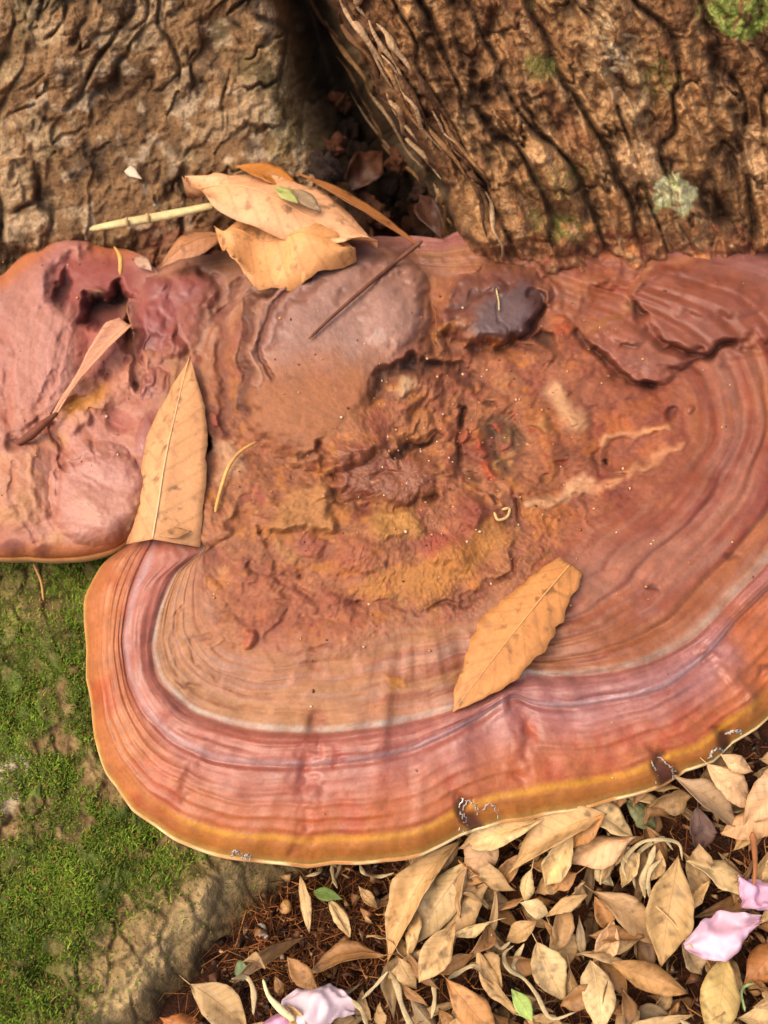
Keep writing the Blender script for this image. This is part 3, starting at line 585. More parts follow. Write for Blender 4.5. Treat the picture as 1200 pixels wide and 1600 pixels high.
    F.bump(340, 830, 34, 24, 0, .002, (186, 118, 92), .5); F.bump(375, 815, 22, 22, 0, -.002, (140, 76, 58), .6)
    F.stroke([(470, 712), (500, 700)], 10, -.004, (96, 56, 40), .8)
    # seams in the front margin
    F.stroke([(492, 1130), (486, 1220), (476, 1315)], 26, -.0024, (172, 80, 64), .55, .9); F.stroke([(806, 1096), (818, 1130), (812, 1210)], 22, -.0026, (184, 84, 58), .6, .9); F.stroke([(806, 1084), (780, 1110), (740, 1140)], 14, .0012)
    F.stroke([(535, 1170), (532, 1200)], 9, -.0008, (190, 66, 50), .8); F.stroke([(300, 1200), (288, 1260)], 16, -.0012, (190, 104, 80), .4, .9); F.stroke([(818, 1125), (832, 1150)], 10, 0, (204, 96, 50), .8)
    F.poly([(1130, 960), (1200, 920), (1300, 900), (1300, 1060), (1195, 1090), (1150, 1030)], 22, -.002, (206, 112, 46), .75); F.bump(1192, 1045, 12, 12, 0, -.001, (128, 62, 34), .7)
    F.stroke([(1110, 1020), (1160, 1060), (1170, 1110)], 20, .0024, (200, 124, 100), .5, .9)
    for q in ([(470, 990), (462, 1060)], [(510, 980), (512, 1050)], [(575, 975), (560, 1050)], [(372, 1020), (345, 1100)]): F.stroke(q, 9, .0003, (212, 152, 140), .5)
    F.stroke([(440, 1012), (490, 1018), (520, 1016)], 6, -.001, (146, 58, 52), .7); F.stroke([(470, 1040), (500, 1046)], 10, -.0006, (176, 84, 76), .6); F.bump(618, 1064, 22, 9, 0, .0005, (204, 134, 52), .85)
    F.stroke([(330, 990), (300, 1000), (310, 1040), (350, 1062)], 7, -.0010, (160, 104, 78), .5); F.stroke([(290, 950), (268, 1000), (280, 1060), (340, 1098)], 8, -.0012, (170, 112, 88), .5); F.stroke([(352, 1000), (330, 1015), (345, 1038)], 8, .0008, (206, 150, 112), .5)
    F.bump(1018, 914, 10, 9, 0, -.001, (100, 56, 52), .6); F.bump(1145, 870, 12, 8, 0, -.0008, (104, 58, 56), .6)
    for (x, y) in ((735, 1268), (1036, 1193), (1140, 1160)):                # gnawed notches at the edge
        F.poly([(x - 22, y - 26), (x - 2, y - 20), (x + 6, y - 2), (x + 18, y + 10), (x + 26, y + 42), (x - 8, y + 44), (x - 12, y + 10)], 6, -.0035, (100, 52, 40), .9)
    k = sstep(.69, .75, t)[:, None]; rgt = (sstep(760, 980, px) * (1 - sstep(.69, .75, t)))[:, None]
    tone = np.array([.65, .60, .45]) * (1 - k) + np.array([.65, .63, .62]) * k; tone = tone * (1 - (sstep(300, 180, px) * sstep(860, 920, py) * sstep(.79, .84, t))[:, None] * np.array([0, .10, .35]))
    c2 = F.col * tone * (1 - rgt * np.array([.14, .36, .44])) * (1 + .16 * fbm(px / 11, py / 11, 3, 96) + .10 * fbm(px / 5, py / 5, 2, 93) + .16 * fbm(px / 34, py / 34, 3, 95))[:, None]
    return F.h, np.clip(c2, .004, .95), np.clip(F.rough, .25, .95), t
tl = np.concatenate([np.linspace(.012, .45, 150, endpoint=False), np.linspace(.45, .72, 90, endpoint=False), np.linspace(.72, .80, 30, endpoint=False), .80 + .2 * (1 - (1 - np.linspace(0, 1, 64)) ** 1.5)])
rad = np.stack([np.interp(tl, TK, [0, cA[j], cB[j], cG[j], cR[j]]) for j in range(NTH)], 1)
px = (CX + rad * np.cos(TH)[None]).ravel(); py = (CY + rad * np.sin(TH)[None]).ravel()
_st = rng.get_state(); h, c, rough, tt = cap_surface(px, py)
V = on_plane(px, py, h); F = grid_faces(len(tl), NTH, True); N = vert_normals(V, F)
if N[:, 2].mean() < 0: F = F[:, ::-1]; N = -N
fungus = empty('bracket_fungus', (0.02, .30, .09)); OFF = np.array([0.02, .30, .09])
tag(fungus, 'large glossy reddish brown bracket fungus with ringed cap and orange yellow margin', 'fungus')
tmp = Surf(px, py, h * 0, c.copy(), rough.copy(), 5, 24)
fpx = px[F].mean(1); fpy = py[F].mean(1)
reg = np.where(tt[F].mean(1) >= .804, 1, 0)
for k, pl in ((2, OLD_LOBE), (3, KNOB), (4, UPPER_PLATE), (5, MID_PLATE)):
    reg = np.where(tmp.mask(pl, 1.0)[F].mean(1) > .5, k, reg)
nm = {0: ('cap', None), 1: ('margin', 'pink orange outer margin edged in golden yellow'), 2: ('old_lobe', 'smooth mauve grey older lobe'), 3: ('knob', 'dark purple rounded knob'), 4: ('old_plate', 'dull purple brown plate against the bark'), 5: ('old_plate', 'small mauve plate with a dark crack below')}
for k, (nme, lb) in nm.items():
    o_ = subset(nme, V - OFF, F[reg == k], M_CAP, c, rough, N, fungus)
    if lb: o_['label'] = lb
# centre fan (first ring closes on itself)
ring = V[:NTH]; cen = ring.mean(0); vv = np.concatenate([ring, cen[None]]) - OFF
mesh_np('cap_centre', vv, np.array([[j, (j + 1) % NTH, NTH] for j in range(NTH)]), M_CAP, np.concatenate([c[:NTH], c[:1]]), np.concatenate([rough[:NTH], rough[:1]]), fungus)
def underside(V, nth, rings, off, parent, colA, colB, name='pore_surface'):
    rim = V[-nth:]; cw = rim.mean(0); cw[1] += .05; W_ = [rim]
    for s_, dz in rings:
        p = cw + (rim - cw) * s_; p[:, 2] = rim[:, 2] * min(1, s_ + .25) + cw[2] * (1 - min(1, s_ + .25)) - dz; W_.append(p)
    W_ = np.concatenate(W_); Fu = grid_faces(len(rings) + 1, nth, True)[:, ::-1]
    k = np.repeat(np.clip(np.arange(len(rings) + 1) / 3., 0, 1), nth)[:, None]
    n_ = fbm(W_[:, 0] * 150, W_[:, 1] * 150, 3, 130)[:, None]
    am = np.clip(sstep(-.35, .1, fbm(W_[:, 0] * 60, W_[:, 1] * 60, 3, 131)) * sstep(-.15, -.07, W_[:, 0]), 0, 1)[:, None]
    cc = ((alb((206, 128, 64)) * (1 - am) + alb(colA) * am) * (1 - k) + alb(colB) * k) * (1 + .2 * n_)
    return mesh_np(name, W_ - off, Fu, M_PORE, cc, parent=parent)
pore = underside(V, NTH, [(1.0026, .0006), (1.0022, .0020), (.996, .0045), (.98, .0075), (.94, .012), (.8, .018), (.6, .024), (.3, .03), (.02, .034)], OFF, fungus, (250, 226, 172), (214, 186, 140))
tag(pore, 'cream underside and rim')

def cap_h(x, y):
    rng.set_state(_st); a = cap_surface(np.atleast_1d(np.asarray(x, float)), np.atleast_1d(np.asarray(y, float)))[0]
    return a

# ------------------------------------------------------------------ the small lobed fungus beside it
C2 = (75., 640.)
R2 = [(208, 838), (182, 856), (100, 872), (40, 870), (-40, 866), (-120, 838), (-175, 740), (-180, 620), (-130, 500), (-60, 455), (5, 430), (45, 392), (75, 376), (112, 370), (165, 382), (225, 400), (262, 450), (262, 560), (262, 700), (250, 800)]
n2 = 700
def contour2(pts, C, n, sm=4):
    p = np.array(pts, float); a = np.arctan2(p[:, 1] - C[1], p[:, 0] - C[0]); r = np.hypot(p[:, 0] - C[0], p[:, 1] - C[1]); o = np.argsort(a); a = a[o]; r = r[o]
    th = -math.pi + (np.arange(n) + .5) / n * 2 * math.pi
    q = np.interp(th, np.concatenate([a[-3:] - 2 * math.pi, a, a[:3] + 2 * math.pi]), np.concatenate([r[-3:], r, r[:3]])); k = np.hanning(2 * sm + 3)[1:-1]; k /= k.sum()
    return th, np.convolve(np.concatenate([q[-sm:], q, q[:sm]]), k, 'valid')
th2, r2 = contour2(R2, C2, n2)
t2 = np.concatenate([np.linspace(.02, .8, 150, endpoint=False), .8 + .2 * (1 - (1 - np.linspace(0, 1, 50)) ** 1.5)])
def lobe_surface(px, py):
    a = np.arctan2(py - C2[1], px - C2[0]); f = (a + math.pi) / (2 * math.pi) * n2 - .5; i0 = np.floor(f).astype(int); k = f - i0
    rr = r2[i0 % n2] * (1 - k) + r2[(i0 + 1) % n2] * k; t = np.hypot(px - C2[0], py - C2[1]) / rr
    rxx = C2[0] + rr * np.cos(a); fr = sstep(235, 190, rxx)
    s = np.clip((t - .78) / .22, 0, .988); h = -.0005 + fr * -.016 * (1 - (1 - s ** 2.1) ** (1 / 2.1))
    d = np.hypot((px - 215) / 1.0, (py - 560) / 1.15) + 14 * fbm(px / 70, py / 70, 3, 140)     # growth rings spread from the junction
    rid = fbm(d / 13, a * .6, 3, 141); h += .0004 * rid + .0030 * fbm(px / 90, py / 90, 2, 142) + .0006 * fbm(px / 20, py / 20, 3, 143)
    n = len(px); c = np.tile(alb((192, 124, 104)), (n, 1))
    c = mixc(c, (206, 146, 136), sstep(-.05, .45, rid) * .7); c = mixc(c, (176, 96, 80), sstep(.05, .5, -rid) * .6); c = mixc(c, (204, 144, 96), sstep(.0, .5, fbm(px / 60, py / 60, 3, 144)) * sstep(560, 700, py) * .8)
    c = mixc(c, (188, 138, 134), sstep(100, -20, px) * sstep(640, 500, py) * .6)
    c = mixc(c, (208, 122, 70), sstep(.86, .97, t) * fr * .85); rough = .66 + .1 * fbm(px / 30, py / 30, 2, 145)
    F = Surf(px, py, h, c, rough, 5, 24)
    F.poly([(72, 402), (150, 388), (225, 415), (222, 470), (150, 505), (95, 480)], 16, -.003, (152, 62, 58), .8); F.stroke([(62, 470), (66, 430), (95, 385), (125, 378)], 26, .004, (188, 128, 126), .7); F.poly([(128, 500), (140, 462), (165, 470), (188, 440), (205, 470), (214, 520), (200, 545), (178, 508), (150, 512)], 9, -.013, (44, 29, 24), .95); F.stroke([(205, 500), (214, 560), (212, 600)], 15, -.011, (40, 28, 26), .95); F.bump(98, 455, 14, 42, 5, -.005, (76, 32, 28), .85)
    F.bump(60, 560, 80, 110, 15, .006, (200, 140, 132), .5); F.bump(30, 760, 60, 80, 0, .004, (204, 144, 104), .5); F.stroke([(-10, 480), (20, 560), (10, 650)], 16, -.002, (176, 104, 88), .5); F.stroke([(100, 520), (85, 590), (60, 640)], 12, -.002, (170, 92, 80), .5); F.bump(150, 460, 16, 12, 0, .003, (150, 110, 84), .6); F.bump(196, 490, 16, 22, 0, .003, (140, 100, 74), .5)
    F.poly([(110, 500), (200, 490), (205, 540), (150, 580), (120, 560)], 20, .0, (178, 92, 84), .7)
    F.stroke([(215, 535), (150, 600), (90, 650), (25, 695)], 20, -.005, (120, 62, 48), .75); F.stroke([(235, 560), (165, 625), (110, 665)], 24, .004, (206, 142, 112), .6); F.stroke([(105, 640), (158, 606)], 24, .001, (214, 146, 62), .85)
    F.bump(152, 770, 78, 82, 10, .006, (198, 138, 128), .75, 2.4, .42); F.stroke([(82, 660), (98, 720), (108, 732)], 8, -.003, (140, 72, 58), .7); F.stroke([(140, 640), (142, 690), (150, 712)], 6, -.0018, (160, 84, 70), .6)
    F.stroke([(85, 800), (92, 735), (130, 715), (170, 712)], 8, -.0022, (164, 92, 74), .5); F.stroke([(20, 720), (20, 790), (60, 840)], 8, -.0014, (168, 98, 76), .5); F.stroke([(50, 700), (48, 770), (85, 830)], 8, .0010, (210, 150, 110), .5)
    F.bump(18, 856, 30, 16, 0, 0, (120, 58, 50), .8); F.bump(70, 858, 18, 16, 0, 0, (126, 62, 52), .8); F.bump(205, 560, 30, 30, 0, .002, (200, 128, 106), .5); F.bump(190, 660, 30, 24, 0, -.002, (164, 78, 70), .6)
    return F.h - .002, np.clip(F.col * np.array([.76, .73, .64]) * (1 + .10 * fbm(px / 5, py / 5, 2, 94))[:, None], .004, .95), F.rough
px = (C2[0] + t2[:, None] * r2[None] * np.cos(th2)[None]).ravel(); py = (C2[1] + t2[:, None] * r2[None] * np.sin(th2)[None]).ravel()
h, c, rough = lobe_surface(px, py); V = on_plane(px, py, h); F = grid_faces(len(t2), n2, True); N = vert_normals(V, F)
if N[:, 2].mean() < 0: F = F[:, ::-1]; N = -N
OFF2 = np.array([-.19, .30, .09]); small = empty('bracket_fungus', OFF2)
tag(small, 'smaller pinkish lobed bracket fungus with a dark hollow, above the moss', 'fungus')
VV = np.concatenate([V, V[:n2].mean(0)[None]]); FF = F
k_ = len(V); cen = np.array([[j, (j + 1) % n2, k_, k_] for j in range(n2)])
cap2 = subset('cap', V - OFF2, F, M_CAP, c, rough, N, small)
ring = V[:n2]; vv = np.concatenate([ring, ring.mean(0)[None]]) - OFF2
mesh_np('cap_centre', vv, np.array([[j, (j + 1) % n2, n2] for j in range(n2)]), M_CAP, np.concatenate([c[:n2], c[:1]]), np.concatenate([rough[:n2], rough[:1]]), small)
underside(V, n2, [(1.002, .0006), (.998, .003), (.97, .009), (.85, .022), (.5, .03), (.02, .032)], OFF2, small, (214, 150, 92), (200, 160, 112))

# ------------------------------------------------------------------ leaves
UPV = np.array([0, 0, 1.]); PN = np.array([0, -PS, 1.]); PN /= np.linalg.norm(PN)
def leaf(name, P0, P1, width, label, cat='leaf', group=None, col=(206, 160, 106), arch=.06, fold=.12, roll=0., twist=0., curl=0., prof=None, n0=UPV, spots=.5, mat=None, rib=True, ser=0., nu=22, nv=9, stalk=0., ripple=.05, ribcol=None, rnd=None, thick=.0003, bend=0., cup=0.):
    """one leaf between two points of the ground: a thin curved blade with thickness, a raised midrib and sometimes a stalk"""
    r_ = rnd or random; P0 = np.array(P0, float); P1 = np.array(P1, float); L = np.linalg.norm(P1 - P0); e1 = (P1 - P0) / L
    e2 = np.cross(n0, e1); e2 /= np.linalg.norm(e2); n = np.cross(e1, e2)
    cr_, sr = math.cos(R(roll)), math.sin(R(roll)); e2, n = e2 * cr_ + n * sr, n * cr_ - e2 * sr
    u = np.linspace(0, 1, nu); v = np.linspace(-1, 1, nv)
    if prof is None:
        a = r_.uniform(.78, 1.15); base = np.sin(math.pi * np.clip(u, 0, 1) ** a) ** r_.uniform(.95, 1.35); wl = wr = base
    else:
        q = np.array(prof); uf = np.linspace(-.2, 1.2, 281); kk = np.hanning(25); kk /= kk.sum(); sm_ = lambda a_: np.interp(u, uf, np.convolve(np.pad(np.interp(uf, q[:, 0], a_), 12, 'edge'), kk, 'valid')) * np.where(a_[-1] < .02, sstep(1.0, .93, u) ** .5, 1) * np.where(a_[0] < .02, sstep(0, .07, u) ** .5, 1)
        wl = sm_(q[:, 1]); wr = sm_(q[:, 2])
    wl = wl * (1 + ser * np.sin(u * 70) + .16 * fbm(u * 7 + len(name), u * 0 + r_.uniform(0, 90), 3, 4)) + .012; wr = wr * (1 + ser * np.sin(u * 66 + 1) + .16 * fbm(u * 7, u * 0 + r_.uniform(0, 90), 3, 6)) + .012
    U, Vv = np.meshgrid(u, v, indexing='ij'); hw = np.where(Vv < 0, wl[:, None], wr[:, None]) * width / 2
    sd = r_.randint(0, 60); y_ = hw * Vv
    zz = arch * L * 4 * U * (1 - U) + fold * np.abs(y_) * (1 if fold else 0) - curl * L * U ** 3
    zz += ripple * width * fbm(U * 3 + sd, Vv * 1.2 + sd, 2, sd) + .5 * ripple * width * fbm(U * 9 + sd, Vv * 2, 2, sd + 5) * np.abs(Vv)
    zz += cup * y_ * y_ / (width / 2)
    tw = R(twist) * (U - .5); yy = y_ * np.cos(tw); zz = zz + y_ * np.sin(tw)
    P = P0 + e1 * (U * L)[..., None] + e2 * (yy + bend * L * 4 * U * (1 - U))[..., None] + n * zz[..., None]
    top = P.reshape(-1, 3); bot = (P - n * thick).reshape(-1, 3); k = nu * nv
    Fq = grid_faces(nu, nv); edge = [i * nv for i in range(nu)] + [(nu - 1) * nv + j for j in range(1, nv)] + [i * nv + nv - 1 for i in range(nu - 2, -1, -1)] + [j for j in range(nv - 2, 0, -1)]
    se = [[edge[i], edge[(i + 1) % len(edge)], edge[(i + 1) % len(edge)] + k, edge[i] + k] for i in range(len(edge))]
    Fa = np.concatenate([Fq, Fq[:, ::-1] + k, np.array(se)])
    cc = np.tile(alb(col), (k, 1)); uu, v2 = U.ravel(), Vv.ravel()
    m1 = fbm(uu * 4 + sd, v2 * 1.6, 3, sd + 1); m2 = fbm(uu * 12 + sd, v2 * 5, 3, sd + 2)
    cc = cc * (1 + .22 * m1)[:, None]; cc = cc * (1 - .55 * spots * sstep(.28, .6, m2))[:, None]
    cc = cc * (1 - .18 * sstep(.8, 1, np.abs(v2)) * sstep(0, .4, m1 + .2))[:, None]
    mo = mesh_np(name, np.concatenate([top, bot]) - P0, Fa, mat or M_LEAF, np.clip(np.concatenate([cc, cc * .9]), .004, 1)); mo.location = P0
    la = mo.data.attributes.new('luv', 'FLOAT_VECTOR', 'POINT'); l3 = np.stack([uu, v2, 0 * uu], 1); la.data.foreach_set('vector', np.concatenate([l3, l3]).astype(np.float32).ravel())
    tag(mo, label, cat, group)
    if rib:
        mid = P[:, nv // 2] + n * .0001; rc = alb(ribcol or col) * .9
        if stalk: mid = np.concatenate([[mid[0] - e1 * stalk - n * stalk * .1, mid[0] - e1 * stalk * .5], mid])
        rd = np.linspace(.00036, .00012, len(mid)) * np.clip(L / .06, .6, 1.4); vt, ft = tube(mid, rd, 5)
        mesh_np('midrib', vt - P0, ft, M_RIB, np.tile(rc, (len(vt), 1)), parent=mo)
    return mo
def on_cap(x, y, lift=.0):
    return on_plane(x, y, float(cap_h(x, y)[0]) + lift)
def on_lobe(x, y, lift=.0):
    return on_plane(x, y, float(lobe_surface(np.array([float(x)]), np.array([float(y)]))[0][0]) + lift)
def on_ground(x, y, lift=0.):
    z = .02
    for _ in range(5): p = at_z(x, y, z); z = float(ground_z(p[0], p[1])) + lift
    return at_z(x, y, z)
MPP = .00029                                     # metres for one photo pixel at the fungus' distance

# --- leaves lying on the fungi
leaf('dry_leaf', on_lobe(238, 842, .010), on_cap(297, 556, .006), 112 * MPP * 1.12, 'broad pale tan leaf standing on its torn end between the two fungi', col=(222, 160, 108), arch=.03, fold=-.42, roll=-2, ribcol=(236, 196, 146), n0=np.array([-.15, -.55, 1.]),
     prof=[(0, .98, .80), (.08, 1.0, .66), (.2, 1.0, .66), (.4, .95, .82), (.55, .86, .84), (.7, .66, .66), (.82, .40, .38), (.92, .16, .12), (1, .0, .0)], spots=.5, nu=40, nv=13, ripple=.03)
leaf('dry_leaf', on_cap(892, 880, .003), on_cap(708, 1112, .0035), 92 * MPP * 1.05, 'orange tan toothed leaf lying flat on the ringed cap of the large fungus', col=(212, 142, 80), arch=.05, fold=-.10, roll=4, ribcol=(226, 166, 104), n0=PN,
     prof=[(0, .38, .42), (.07, .55, .62), (.16, .60, .62), (.3, .85, .92), (.5, 1, 1), (.66, .92, .92), (.8, .66, .66), (.92, .34, .3), (1, 0, 0)], ser=.035, spots=.6, nu=44, ripple=.03)
TL = 'leaves caught behind the large fungus'
P = lambda x, y, l: on_plane(x, y, l)
leaf('dry_leaf', P(290, 286, .022), P(590, 384, .024), 128 * MPP * 1.35, 'large pale peach leaf lying topmost in the cleft behind the fungus', col=(242, 178, 128), ripple=.16, cup=-.25, arch=.07, fold=-.04, roll=-8, n0=PN, spots=.25, group=TL, nu=30,
     prof=[(0, .06, .04), (.1, .3, .25), (.25, .7, .5), (.45, .8, .9), (.65, .6, .9), (.85, .3, .45), (1, 0, 0)])
leaf('dry_leaf', P(340, 372, .016), P(556, 396, .022), 132 * MPP * 1.35, 'peach leaf with curled orange end under the large pale leaf', col=(234, 164, 102), ripple=.2, cup=-.3, arch=.09, fold=-.05, roll=-4, n0=PN, spots=.3, group=TL, nu=28)
leaf('dry_leaf', P(368, 260, .030), P(478, 305, .020), 44 * MPP * 1.4, 'small bright orange leaf behind the large pale leaf', col=(214, 136, 62), arch=.06, fold=.2, roll=-18, n0=PN, spots=.3, group=TL)
leaf('dry_leaf', P(462, 270, .026), P(657, 386, .016), 34 * MPP * 1.4, 'narrow orange brown leaf on edge against the bark cleft', col=(184, 116, 62), arch=.02, fold=.25, roll=-34, n0=PN, spots=.3, group=TL)
leaf('dry_leaf', P(348, 368, .012), P(252, 418, .009), 54 * MPP * 1.3, 'brown curled leaf beside the straw coloured stalk', col=(190, 130, 88), arch=.16, fold=-.2, roll=10, n0=PN, spots=.6, group=TL)
leaf('dry_leaf', P(598, 236, -.004), P(534, 300, -.008), 40 * MPP * 1.6, 'dull reddish brown leaf deep in the bark cleft', cup=.6, ripple=.2, col=(96, 56, 36), arch=.05, fold=.1, roll=-12, n0=np.array([0, -.7, .7]), spots=.6, group=TL)  # brown darkened to carry the cleft's shade
leaf('dry_leaf', P(655, 305, -.004), P(690, 370, .004), 26 * MPP * 1.6, 'small dull brown leaf at the foot of the bark cleft', cup=.6, ripple=.2, col=(80, 48, 34), arch=.05, fold=.1, roll=12, n0=np.array([0, -.7, .7]), spots=.6, group=TL)  # this leaf too is coloured darker for the cleft's shade
leaf('leaf_scrap', P(428, 292, .036), P(466, 318, .036), 17 * MPP * 1.4, 'small pale green leaf scrap on the orange leaf', col=(186, 184, 106), arch=.05, n0=PN, rib=False, nu=10, nv=5)
leaf('leaf_scrap', P(455, 296, .034), P(500, 330, .033), 20 * MPP * 1.4, 'small grey leaf scrap beside the pale green scrap', col=(170, 140, 104), arch=.05, n0=PN, rib=False, nu=10, nv=5)
leaf('dry_leaf', P(200, 506, .009), P(84, 650, .004), 56 * MPP, 'curled pink tan leaf tapering into a stalk on the small fungus', col=(220, 156, 120), arch=-.02, fold=.3, roll=6, bend=-.07, cup=.5, n0=PN, spots=.2, nu=30,
     prof=[(0, .55, .75), (.1, .8, .9), (.3, .55, .6), (.5, .3, .34), (.7, .2, .22), (1, .14, .14)], rib=True)
def strand(name, pts, rad, label, cat, col, flat=1., mat=None, n=26, group=None, sides=6):
    q = spline(pts, n); L_ = np.linspace(0, 1, n); r_ = np.interp(L_, np.linspace(0, 1, len(np.atleast_1d(rad))), np.atleast_1d(rad)); vt, ft = tube(q, r_, sides, flat)
    cc = np.tile(alb(col), (len(vt), 1)) * (1 + .3 * fbm(vt[:, 0] * 300, vt[:, 1] * 300, 3, 150))[:, None]
    o = mesh_np(name, vt - q[0], ft, mat or M_TWIG, np.clip(cc, .004, 1)); o.location = q[0]
    return tag(o, label, cat, group)
strand('leaf_stalk', [P(90, 645, .004), P(66, 664, .004), P(48, 680, .003), P(26, 694, .0)], [.0010, .0020, .0022, .0012], 'dark brown leaf stalk lying on the small fungus', 'stalk', (120, 66, 44))
stick = strand('straw_stalk', [P(140, 358, .020), P(200, 347, .021), P(262, 336, .022), P(338, 320, .024)], [.0022, .0034, .0036, .0026], 'flat pale straw coloured stalk against the bark', 'stalk', (214, 192, 136), flat=.6, n=30, sides=8)
for (x, y) in ((199, 347), (232, 341)):
    a, b = P(x - 2, y - 7, .025), P(x + 2, y + 7, .022); vt, ft = tube(spline([a, (a + b) / 2 + [0, -.0008, .0012], b], 8), .0009, 6)
    mesh_np('joint', vt - np.array(stick.location), ft, M_TWIG, np.tile(alb((190, 156, 104)), (len(vt), 1)), parent=stick)
strand('twig', [on_cap(482, 530, .002), on_cap(520, 494, .003), on_cap(570, 450, .004), on_cap(620, 408, .005), P(660, 376, .020)], [.0007, .0009, .0011, .0013], 'thin dark twig lying across the smooth mauve lobe', 'twig', (110, 66, 46))
strand('straw', [on_cap(336, 800, .002), on_cap(345, 765, .003), on_cap(358, 728, .005), on_cap(378, 704, .005), on_cap(402, 690, .002)], [.0008, .0010, .0009, .0006], 'bent yellow straw on the dusty cap beside the standing leaf', 'straw', (222, 168, 96))
strand('straw', [on_cap(775, 450, .002), on_cap(779, 470, .002), on_cap(780, 486, .001)], .0004, 'tiny pale straw on the dark knob', 'straw', (214, 190, 130), n=10)
strand('straw', [on_cap(772, 800, .001), on_cap(778, 812, .002), on_cap(792, 808, .002), on_cap(796, 795, .001), on_cap(784, 796, .001)], .0007, 'small curled pale ring on the decayed middle of the cap', 'straw', (214, 176, 116), n=20)
strand('straw', [P(52, 880, -.03), P(64, 908, -.034), P(68, 938, -.036)], .0006, 'thin straw hanging below the small fungus', 'straw', (190, 140, 80), n=12)
strand('straw', [P(178, 385, .012), P(188, 402, .012), P(188, 430, .010)], [.0005, .0013, .0010], 'short ochre husk beside the red hollow of the small fungus', 'straw', (214, 160, 90), n=12)
leaf('leaf_scrap', P(190, 258, .02), P(222, 280, .02), 12 * MPP * 1.5, 'small pale flake stuck to the grey bark', col=(224, 196, 168), n0=np.array([0, -.8, .6]), rib=False, nu=10, nv=5)
leaf('leaf_scrap', on_lobe(212, 402, .003), on_lobe(238, 424, .003), 24 * MPP, 'pale white flake beside the red hollow', col=(222, 176, 146), n0=PN, rib=False, nu=10, nv=5)
leaf('leaf_scrap', on_lobe(250, 838, .010), on_lobe(300, 830, .006), 18 * MPP, 'torn scrap of leaf at the foot of the standing leaf', col=(206, 146, 94), n0=PN, rib=False, nu=10, nv=5)

# white webbing round the gnawed notches of the margin
def tuft(pts_list, rad=.00042):
    vs, fs, k = [], [], 0
    for q in [q for q in pts_list for _ in range(4)]:
        ox, oy = rng.randn(2) * 2.2; s_ = spline([on_cap(x + ox, y + oy, .0004) for x, y in q], 18); s_ += .0005 * rng.randn(18, 3); vt, ft = tube(s_, np.linspace(rad, rad * .5, 18) * .9, 5); vs.append(vt); fs.append(ft + k); k += len(vt)
    V_ = np.concatenate(vs); o = mesh_np('web_tuft', V_ - OFF, np.concatenate(fs), M_WEB, np.tile(alb((230, 222, 214)), (len(V_), 1)), parent=fungus); return o
tuft([[(730, 1246), (724, 1262), (728, 1284), (722, 1296)], [(752, 1264), (764, 1252), (775, 1262), (778, 1274)], [(732, 1246), (742, 1256), (746, 1268)]])
tuft([[(1030, 1178), (1042, 1190), (1052, 1200), (1050, 1214)], [(1016, 1184), (1024, 1200), (1024, 1220)]])
tuft([[(1136, 1142), (1150, 1138), (1158, 1142)], [(1108, 1180), (1116, 1168), (1130, 1168)]], .0009)
tuft([[(362, 1334), (366, 1326), (374, 1330), (380, 1336)], [(382, 1337), (386, 1332), (392, 1338)]], .0006)
# crumbs scattered over both fungi
def crumbs(name, pts, fn, off, parent, rlo, rhi):
    ico = np.array([(0, 0, 1), (.9, 0, .2), (.2, .9, .3), (-.8, .4, .2), (-.4, -.8, .3), (.5, -.7, -.1), (0, 0, -.8)]); fi = np.array([(0, 1, 2), (0, 2, 3), (0, 3, 4), (0, 4, 5), (0, 5, 1), (6, 2, 1), (6, 3, 2), (6, 4, 3), (6, 5, 4), (6, 1, 5)])
    vs, fs, cs = [], [], []
    for i, (p, r) in enumerate(zip(fn(pts), rng.uniform(rlo, rhi, len(pts)))):
        vs.append(p + ico * r * rng.uniform(.5, 1.2, 3)); fs.append(fi + 7 * i); cs.append(np.tile(alb([(226, 196, 160), (196, 130, 80), (110, 60, 42), (214, 160, 104), (150, 84, 56)][rng.choice(5, p=[.28, .22, .2, .15, .15])]), (7, 1)))
    o = mesh_np(name, np.concatenate(vs) - off, np.concatenate(fs), M_SPECK, np.concatenate(cs), parent=parent); return tag(o, kind='stuff')
q = np.concatenate([np.stack([rng.uniform(330, 1190, 150), rng.uniform(440, 1300, 150)], 1), np.stack([rng.normal(720, 110, 170), rng.normal(690, 110, 170)], 1)])
tq = cap_t(q[:, 0], q[:, 1])[0]; q = q[(tq < .97) & ((tq < .72) | (rng.rand(len(q)) < .25))]
crumbs('crumbs', q, lambda q: on_plane(q[:, 0], q[:, 1], cap_h(q[:, 0], q[:, 1]) + .0002), OFF, fungus, .0003, .0011)
q = np.stack([rng.uniform(0, 210, 36), rng.uniform(400, 860, 36)], 1)
crumbs('crumbs', q, lambda q: on_plane(q[:, 0], q[:, 1], lobe_surface(q[:, 0], q[:, 1])[0] + .0002), OFF2, small, .0003, .0010)

